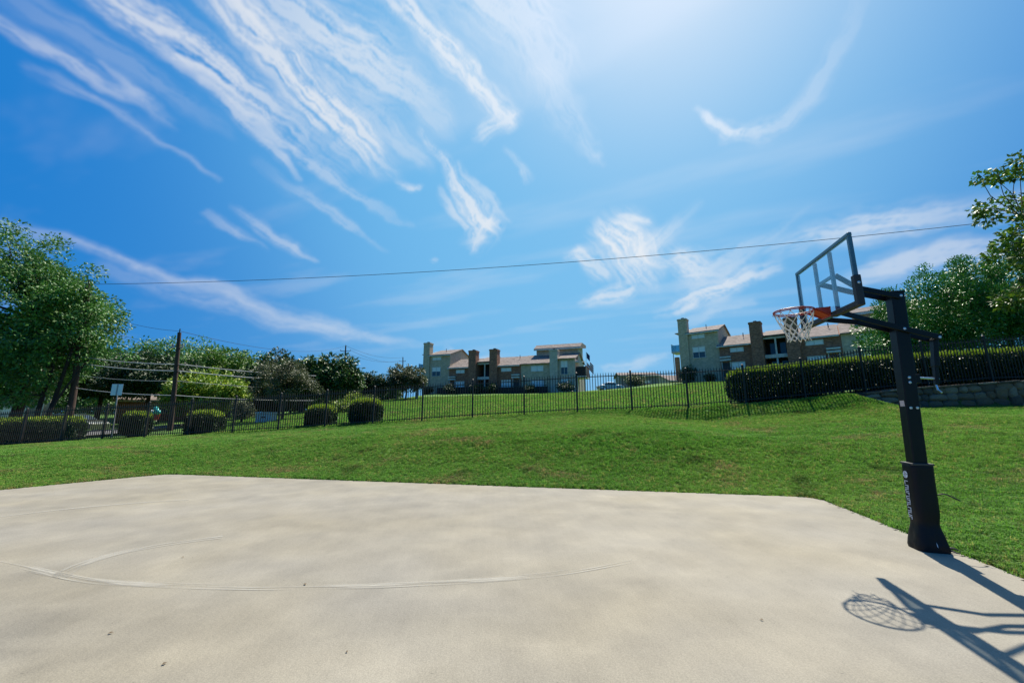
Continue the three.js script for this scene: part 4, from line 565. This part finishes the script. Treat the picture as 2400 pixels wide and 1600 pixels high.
const A4 = utilityPole('farthest utility pole, leaning slightly, left of the centre block', -26.6, -95, 15.1, 0.16, -0.5, 0.7, 4);
const A5 = utilityPole('utility pole out beyond the trees at the right', 46, -17, 13.6, 0.17, 0);
function wire(label, a, b, sag, r, m = wireM, pts) { const P = []; for (let i = 0; i <= 20; i++) { const t = i / 20, p = a.clone().lerp(b, t); p.y -= sag * 4 * t * (1 - t); P.push(p); } const o = new THREE.Mesh(new THREE.TubeGeometry(new THREE.CatmullRomCurve3(P), 60, r, 5), m); o.name = numbered('wire'); scene.add(o); tag(o, label, 'wire', 'overhead wires'); }
wire('long wire crossing the whole sky above the apartments', A1.clone().add(V(0, -0.05, 0)), A5.clone(), 1.35, 0.016);
wire('upper wire between the two poles at the left, against the sky', A1.clone().add(V(0, -1.6, 0)), A2.clone().add(V(0, 0.1, 0)), 0.35, 0.011);
wire('thin lower wire left of the clear pole, against the sky', A1.clone().add(V(-0.3, -2.5, 0)), A2.clone().add(V(-0.3, -0.8, 0)), 0.3, 0.009);
wire('top wire from the clear pole to the far pole', A2.clone().add(V(0, 0.1, 0)), A3.clone(), 1.2, 0.014);
wire('second wire from the clear pole to the far pole', A2.clone().add(V(0.3, -0.8, 0)), A3.clone().add(V(-0.9, -0.8, 0)), 1.6, 0.014);
wire('top wire between the two farthest poles', A3.clone(), A4.clone(), 0.9, 0.02);
wire('left cross-arm wire between the two farthest poles', A3.clone().add(V(-0.9, -0.8, 0)), A4.clone().add(V(-0.7, -0.8, 0)), 1.1, 0.02);
wire('right cross-arm wire between the two farthest poles', A3.clone().add(V(0.9, -0.8, 0)), A4.clone().add(V(0.7, -0.8, 0)), 1.1, 0.02);
{ const pale = std(0.34, 0.34, 0.34, 0.45), runs = [[4.45, 4.1, 0.028, 'uppermost pale cable in front of the trees at the left'], [4.0, 3.68, 0.034, 'thick pale cable in front of the trees at the left'], [3.2, 3.05, 0.014, 'thin pale cable in front of the trees at the left'], [2.35, 2.15, 0.024, 'lowest pale cable, level with the street sign']];
  for (const [ya, yb, r, label] of runs) { const a = V(-29.3, groundY(-29, -26) + ya + 0.9, -26), b = V(-21.1, groundY(-21, -24.4) + yb, -24.4), e = b.clone().add(V(5.4, -0.12, -6.5)); wire(label, a, b, 0.12, r, pale); wire(label.replace('cable', 'cable right of the clear pole'), b, e, 0.1, r, pale); } }
function lampPost(label, x, z, top) { const y = groundY(x, z), p = thing('floodlight_mast', label, 'light mast', [x, y, z], 0, 'far light masts'), H = top - y; part('mast', rod(V(0, -1, 0), V(0, H, 0), 0.14, 0.09), insul, p); part('cross_arm', rod(V(-1.1, H - 0.1, 0), V(1.1, H - 0.1, 0), 0.07), insul, p); for (const s of [-1, 1]) part('lamp_head', rbox(s * 1.5 - 0.45, s * 1.5 + 0.45, H - 0.2, H + 0.1, -0.25, 0.25, 0.05), insul, p); }
lampPost('twin-headed light mast showing above the pale green trees', -69.2, -110, 17.9); lampPost('twin-headed light mast right of the magnolia trees', -47.7, -120, 15.4);

// ---------------------------------------------------------------- street sign, utility cabinet, balloons
{
  const x = -22.25, z = -22, y = groundY(x, z), s = thing('street_sign', 'blank back of a square street sign on a thin post by the hedge', 'sign', [x, y, z], 0.1);
  part('post', limb([V(0.06, -0.4, 0), V(0, 1.4, 0), V(-0.09, 2.95, 0)], 0.03, 0.03, 6, 6), insul, s); const g = rbox(-0.39, 0.19, 2.32, 2.95, 0.03, 0.036, 0.002); part('sign_plate', g, std(0.62, 0.64, 0.66, 0.4, { metalness: 0.3 }), s); part('sign_brace', box(-0.12, -0.06, 2.33, 2.94, 0.037, 0.05), insul, s);
  const bx = -16.25, bz = -26, b = thing('utility_cabinet', 'pale grey utility cabinet on the grass behind the lower fence', 'cabinet', [bx, groundY(bx, bz) - 0.02, bz], 0.05), gm = worn(0.66, 0.64, 0.58, 0.6, 0.001);
  part('cabinet_body', rbox(-0.5, 0.5, 0, 0.62, -0.35, 0.35, 0.03), gm, b); part('cabinet_lid', rbox(-0.53, 0.53, 0.60, 0.70, -0.38, 0.38, 0.03), gm, b); part('vent', [box(-0.14, 0.14, 0.34, 0.42, 0.352, 0.37)], cap, b); part('handle', rod(V(0.2, 0.62, 0.36), V(-0.2, 0.62, 0.36), 0.015), zinc, b);
  const bp = [-34.0, groundY(-34, -37.4), -37.4], bl = thing('balloon_bunch', 'bunch of red, teal and white balloons in the shade beyond the street', 'balloons', bp);
  part('post', rod(V(0, -0.3, 0), V(0, 1.2, 0), 0.04), wireM, bl); const cols = { red: std(0.55, 0.03, 0.04, 0.3), teal: std(0.04, 0.42, 0.42, 0.3), white: std(0.7, 0.72, 0.72, 0.35) };
  for (const [px, py, m] of [[-0.25, 0.9, 'red'], [0.2, 0.85, 'red'], [-0.05, 0.62, 'white'], [0.3, 1.15, 'red'], [-0.1, 1.35, 'teal'], [0.22, 1.5, 'teal'], [0.02, 1.7, 'teal'], [-0.38, 1.4, 'white'], [0.42, 1.38, 'teal']]) { const g = new THREE.SphereGeometry(0.2, 12, 9); g.scale(1, 1.18, 1); g.translate(px, py, (px * 7 % 1) * 0.15); part('balloon', g, cols[m], bl); }
}

// ---------------------------------------------------------------- cars
function car(label, pos, turn, paint) {
  const c = thing('parked_car', label, 'car', pos, turn, 'parked cars'), s = new THREE.Shape(); s.moveTo(-2.2, 0.35); s.lineTo(-2.25, 0.75); s.quadraticCurveTo(-2.2, 0.92, -1.7, 0.97); s.lineTo(-1.25, 1.0); s.lineTo(1.25, 0.98); s.quadraticCurveTo(2.1, 0.9, 2.22, 0.68); s.lineTo(2.2, 0.35); for (const wx of [1.35, -1.4]) { s.lineTo(wx + 0.36, 0.35); s.absarc(wx, 0.35, 0.36, 0, Math.PI, false); } s.lineTo(-2.2, 0.35);
  const bg = new THREE.ExtrudeGeometry(s, { depth: 1.6, bevelEnabled: true, bevelSize: 0.06, bevelThickness: 0.09, bevelSegments: 3 }); bg.translate(0, 0, -0.8); const body = part('body', bg, paint, c);
  const r = new THREE.Shape(); r.moveTo(-1.75, 0.97); r.quadraticCurveTo(-1.2, 1.42, -0.6, 1.46); r.lineTo(0.25, 1.45); r.quadraticCurveTo(0.8, 1.36, 1.35, 0.97); const rg = new THREE.ExtrudeGeometry(r, { depth: 1.3, bevelEnabled: true, bevelSize: 0.05, bevelThickness: 0.1, bevelSegments: 3 }); rg.translate(0, 0, -0.65); part('roof', rg, paint, body);
  for (const sd of [-1, 1]) { const w = new THREE.Shape(); w.moveTo(-1.4, 1.02); w.quadraticCurveTo(-1.05, 1.34, -0.6, 1.38); w.lineTo(0.2, 1.37); w.quadraticCurveTo(0.6, 1.3, 1.0, 1.02); const wg = new THREE.ExtrudeGeometry(w, { depth: 0.02, bevelEnabled: false }); wg.translate(0, 0, sd * 0.755 - 0.01); part('side_window', wg, glassDark, c); }
  part('windscreen', beam(V(1.36, 1.06, 0), V(0.62, 1.42, 0), 1.25, 0.03), glassDark, c); part('rear_window', beam(V(-1.7, 1.08, 0), V(-1.02, 1.44, 0), 1.25, 0.03), glassDark, c);
  for (const [wx, wz] of [[1.35, 0.78], [1.35, -0.78], [-1.4, 0.78], [-1.4, -0.78]]) { const t = new THREE.CylinderGeometry(0.32, 0.32, 0.2, 20); t.rotateX(1.571); t.translate(wx, 0.32, wz); const w = part('wheel', t, blackPlastic, c); const h = new THREE.CylinderGeometry(0.19, 0.19, 0.215, 12); h.rotateX(1.571); h.translate(wx, 0.32, wz); part('hubcap', h, zinc, w); }
  for (const sd of [-1, 1]) { part('headlight', rbox(2.2, 2.3, 0.68, 0.8, sd * 0.6 - 0.16, sd * 0.6 + 0.16, 0.03), blind, c); part('tail_light', rbox(-2.33, -2.24, 0.72, 0.86, sd * 0.62 - 0.14, sd * 0.62 + 0.14, 0.03), std(0.35, 0.02, 0.02, 0.3), c); }
  return c;
}
{
  const paint = (r, g, b) => new THREE.MeshPhysicalMaterial({ color: new THREE.Color().setRGB(r, g, b), roughness: 0.35, clearcoat: 1, clearcoatRoughness: 0.05, metalness: 0.2 });
  car('silver blue car parked between the apartment blocks', [17.5, groundY(17.5, -69) - 0.35, -69], 0.15, paint(0.30, 0.38, 0.46));
  car('olive grey car parked on the street beside the dark tree trunks', [-36.2, groundY(-36.2, -32.4) + 0.05, -32.4], 0.05, paint(0.09, 0.10, 0.08));
}

// ---------------------------------------------------------------- trees
tree('leafy_tree', 'big leafy oak filling the left edge of the view', gy(-33.5, -26.5), { seed: 1, cat: 'tree', env: [[-0.6, 8.0, 0, 4.6, 5.2, 4.2], [2.6, 7.6, 0.4, 3.4, 3.0, 3.2], [-3.4, 5.2, 0.5, 4.2, 3.6, 3.6], [0.6, 4.4, 1.2, 3.6, 2.4, 2.8], [4.6, 6.6, 0, 1.9, 1.7, 1.9], [-1.6, 12.4, 0, 2.6, 2.6, 2.4], [1.0, 10.6, 0, 1.6, 1.6, 1.6]], clumps: 660, leaves: 76000, cr: [0.5, 0.95], leaf: 0.2, asp: 0.55, col: G.oak, youngShare: 0.12, young: G.bright, every: 2, floor: 1.6, trunk: { stems: [{ from: [0, 0, 0], to: [0.3, 8, 0], r: 0.3 }, { from: [2.9, 0, 1.2], to: [3.1, 5.6, 1.0], r: 0.14 }, { from: [3.5, 0, 1.3], to: [3.9, 5.8, 0.9], r: 0.13 }, { from: [3.4, 0.8, 1.3], to: [4.9, 5.4, 0.6], r: 0.08 }] }, bark: barkDark });
const woods = 'trees massed along the street';
const rt = (seed, w, h, low, o = {}) => ({ seed, env: [[0, lerp(low, h, 0.5), 0, w, (h - low) / 2, w * 0.9], [-w * 0.45, lerp(low, h, 0.35), w * 0.2, w * 0.6, (h - low) * 0.32, w * 0.55], [w * 0.5, lerp(low, h, 0.4), w * 0.1, w * 0.55, (h - low) * 0.32, w * 0.5]], clumps: 260, leaves: 20000, cr: [w * 0.11, w * 0.22], leaf: 0.3, col: G.mid, every: 4, floor: low * 0.8, trunk: { stems: [{ from: [0, 0, 0], to: [0, lerp(low, h, 0.55), 0], r: 0.22 }] }, ...o });
tree('shade_tree', 'dark spreading tree right of the pole that rises through the big oak', gy(-47, -44.5), rt(2, 4.4, 8.8, 3.0, { col: G.blue, bark: barkDark }), woods);
tree('shade_tree', 'low dark crowned tree shading the brick house beyond the street', gy(-40.5, -43.5), rt(15, 4.6, 7.6, 2.9, { col: G.dark, bark: barkDark, leaves: 22000 }), woods);
tree('shade_tree', 'broad round tree far behind the clear utility pole, tallest of the wood', gy(-51.5, -60), rt(3, 8.6, 11.6, 3.2, { leaves: 30000, clumps: 380, leaf: 0.38, col: G.oak }), woods);
tree('shade_tree', 'rounded mid green tree left of the broad tallest tree', gy(-59, -62), rt(4, 6.5, 9.0, 2.6, { leaf: 0.38 }), woods);
tree('shade_tree', 'bright lime green tree just right of the clear utility pole', gy(-27.2, -34.8), rt(5, 3.2, 4.8, 1.2, { leaves: 24000, leaf: 0.24, col: G.lime, youngShare: 0.3, young: G.young }), woods);
tree('shade_tree', 'pale leafy tree on the skyline behind the lime green one', gy(-37.5, -52), rt(6, 5.2, 9.4, 2.0, { col: G.bright, leaf: 0.34 }), woods);
tree('shade_tree', 'dense dark tree behind the olive grey crape myrtle', gy(-26.5, -43), rt(7, 4.2, 7.0, 0.8, { col: G.dark, leaves: 24000 }), woods);
tree('crape_myrtle', 'small olive grey tree with a slim trunk beside the utility cabinet', gy(-15.9, -27.2), { seed: 8, env: [[0, 2.9, 0, 2.1, 1.3, 1.8], [-0.8, 2.2, 0.2, 1.3, 0.9, 1.1], [0.9, 2.3, 0, 1.3, 0.9, 1.1]], clumps: 130, leaves: 13000, cr: [0.25, 0.45], leaf: 0.13, asp: 0.5, col: G.olive, every: 2, floor: 1.2, trunk: { stems: [{ from: [0, 0, 0], to: [0.1, 2.4, 0], r: 0.09 }, { from: [0.05, 0.6, 0], to: [0.7, 2.6, 0.2], r: 0.05 }, { from: [0, 0.6, 0], to: [-0.8, 2.5, 0], r: 0.05 }] }, bark });
tree('magnolia', 'glossy magnolia, left one of the pair left of the centre block', gy(-20.4, -38), rt(9, 2.9, 5.2, 1.2, { leaf: 0.34, asp: 0.42, leaves: 11000, col: [0.05, 0.125, 0.03], mat: leafGloss, youngShare: 0.15, young: G.bright }), woods);
tree('magnolia', 'glossy magnolia, right one of the pair, with pointed top', gy(-17.4, -38), { ...rt(10, 2.5, 5.3, 1.3, { leaf: 0.36, asp: 0.42, leaves: 11000, col: [0.06, 0.13, 0.035], mat: leafGloss, youngShare: 0.15, young: G.bright }) }, woods);
tree('shade_tree', 'small dark tree farther off, right of the magnolias', gy(-18.8, -52), rt(11, 2.0, 4.2, 0.8, { leaves: 9000, leaf: 0.24, col: G.dark }), woods);
tree('shade_tree', 'bushy tree against the left corner of the centre block', gy(-14.2, -52), rt(12, 2.7, 4.6, 1.2, { leaves: 12000, leaf: 0.26, col: G.olive, trunk: { stems: [{ from: [0, 0, 0], to: [0, 2.6, 0], r: 0.12 }, { from: [1.5, 0, 0.4], to: [1.3, 2.4, 0], r: 0.16 }, { from: [-1.2, 0, 0.3], to: [-1.2, 2.3, 0], r: 0.09 }] }, bark: barkPale }), woods);
roundBush('yellow green bush at the foot of the right magnolia', gy(-14.6, -36), 1.1, 1.5, [0.12, 0.2, 0.02], 331, { ys: 0.5, leaves: 3200, leaf: 0.13 });
roundBush('low bush row end, light green, behind the downhill clipped bush', gy(-13.2, -31), 1.5, 1.0, [0.10, 0.19, 0.025], 332, { ys: 0.4, leaves: 3800, leaf: 0.13 });
roundBush('pale leaved bush left of the utility cabinet under the olive tree', gy(-18.9, -27.6), 0.9, 1.7, [0.14, 0.17, 0.09], 333, { leaves: 2600, leaf: 0.14 });
roundBush('low green bush growing on the hill below the bushy tree', gy(-17.5, -46), 1.6, 1.2, [0.09, 0.17, 0.025], 334, { leaves: 2600, leaf: 0.16 });
roundBush('rounded bush on the horizon right of the silver blue car', gy(23.5, -74), 2.4, 2.2, [0.09, 0.13, 0.04], 335, { leaves: 2600, leaf: 0.25 });
tree('photinia', 'dense glossy evergreen tree behind the right hedge', gy(24, -21), { seed: 13, env: [[0.6, 3.6, 0, 4.0, 2.7, 2.4], [-2.3, 2.4, 0.2, 2.6, 2.0, 1.9], [4.8, 4.2, 0, 3.8, 3.2, 2.4], [-3.5, 1.5, 0.4, 1.5, 1.5, 1.3], [2.0, 5.4, 0, 2.0, 1.4, 1.4]], clumps: 560, leaves: 96000, cr: [0.32, 0.62], squash: 1.15, leaf: 0.14, asp: 0.42, droop: -0.3, col: [0.085, 0.27, 0.05], youngShare: 0.15, young: G.bright, mat: leafGloss, every: 4, floor: 0.1, trunk: { stems: [{ from: [0, 0, 0], to: [0.4, 4, 0], r: 0.13 }, { from: [3, 0, 0], to: [4, 4.6, 0], r: 0.14 }, { from: [-2, 0, 0], to: [-2.6, 2.6, 0], r: 0.09 }] } });
tree('overhanging_tree', 'near tree whose leafy branches reach in from the right edge', gy(19.3, -11.8), { seed: 14, env: [[-3.2, 7.7, 0, .9, .65, 0.8], [-3.0, 5.75, 0, .7, .5, .7], [-2.2, 7.1, -.2, 1.2, 1.1, 1.1], [-1.9, 5.0, -.4, 1.2, 1.6, 1.3], [-2.5, 3.9, -.8, .7, .8, .8], [-1.9, 8.5, 0, .8, .6, .7], [1.2, 7.0, 0, 3.0, 3.0, 2.8]], clumps: 190, leaves: 16500, cr: [0.22, 0.42], leaf: 0.15, asp: 0.6, col: [0.085, 0.16, 0.025], youngShare: 0.4, young: G.lime, every: 1, trunk: { stems: [{ from: [0, 0, 0], to: [-0.2, 6.4, 0], r: 0.22 }, { from: [-0.1, 3.4, 0], to: [-2.4, 6.4, 0], r: 0.07 }] } });

{ // the far wood behind the street: one mass of foliage
  const r = rng(900), L = new Leaves();
  for (let k = 0; k < 46000; k++) { const az = lerp(-62, -16, r()) * R, d = 72 + r() * 16, x = Math.tan(az) * d, z = -d; const top = groundY(x, z) + 5.2 + fbm(x * 0.09, z * 0.05, 3, 4) * 6 - sstep(-40, -20, x) * 1.6, y = lerp(groundY(x, z), top, Math.pow(r(), 0.7)); const nr = unit(r); nr.y += 0.6; const ln = 0.45 + r() * 0.5; L.add(V(x, y, z), unit(r), nr, ln, ln * 0.6, leafCol(r, n3(x * 0.1, 5) > 0 ? G.mid : G.blue, 0.3, 0.2)); }
  const o = raw('far_wood', L.geo(), leafSoft, null, 'stuff'); tag(o, 'far dark wood closing the view beyond the street', 'wood', null, 'stuff');
}
{ // dry leaf scraps on the concrete
  const r = rng(640), lm = std(0.11, 0.075, 0.04, 0.9, { side: THREE.DoubleSide });
  for (const [x, z] of [[-2.9, -3.1], [-1.9, -3.9], [-3.6, -4.6], [-2.2, -2.75], [-1.1, -2.9], [1.9, -3.3]]) { const L = new Leaves(), a = r() * 6.28, s = 0.012 + r() * 0.012; L.add(V(0, 0.004, 0), V(Math.cos(a), 0.12, Math.sin(a)).normalize(), V(0, 1, 0.1), s * 1.6, s, [1, 1, 1]); const o = raw('dry_leaf', L.geo(), lm); o.name = numbered('dry_leaf'); o.position.set(x, 0.002, z); tag(o, 'tiny dry leaf scrap lying on the bare concrete', 'leaf', 'dry leaf scraps on the court'); }
}
scene.traverse((o) => { if (o.isMesh) { o.castShadow = true; o.receiveShadow = true; } });
renderer.render(scene, camera);
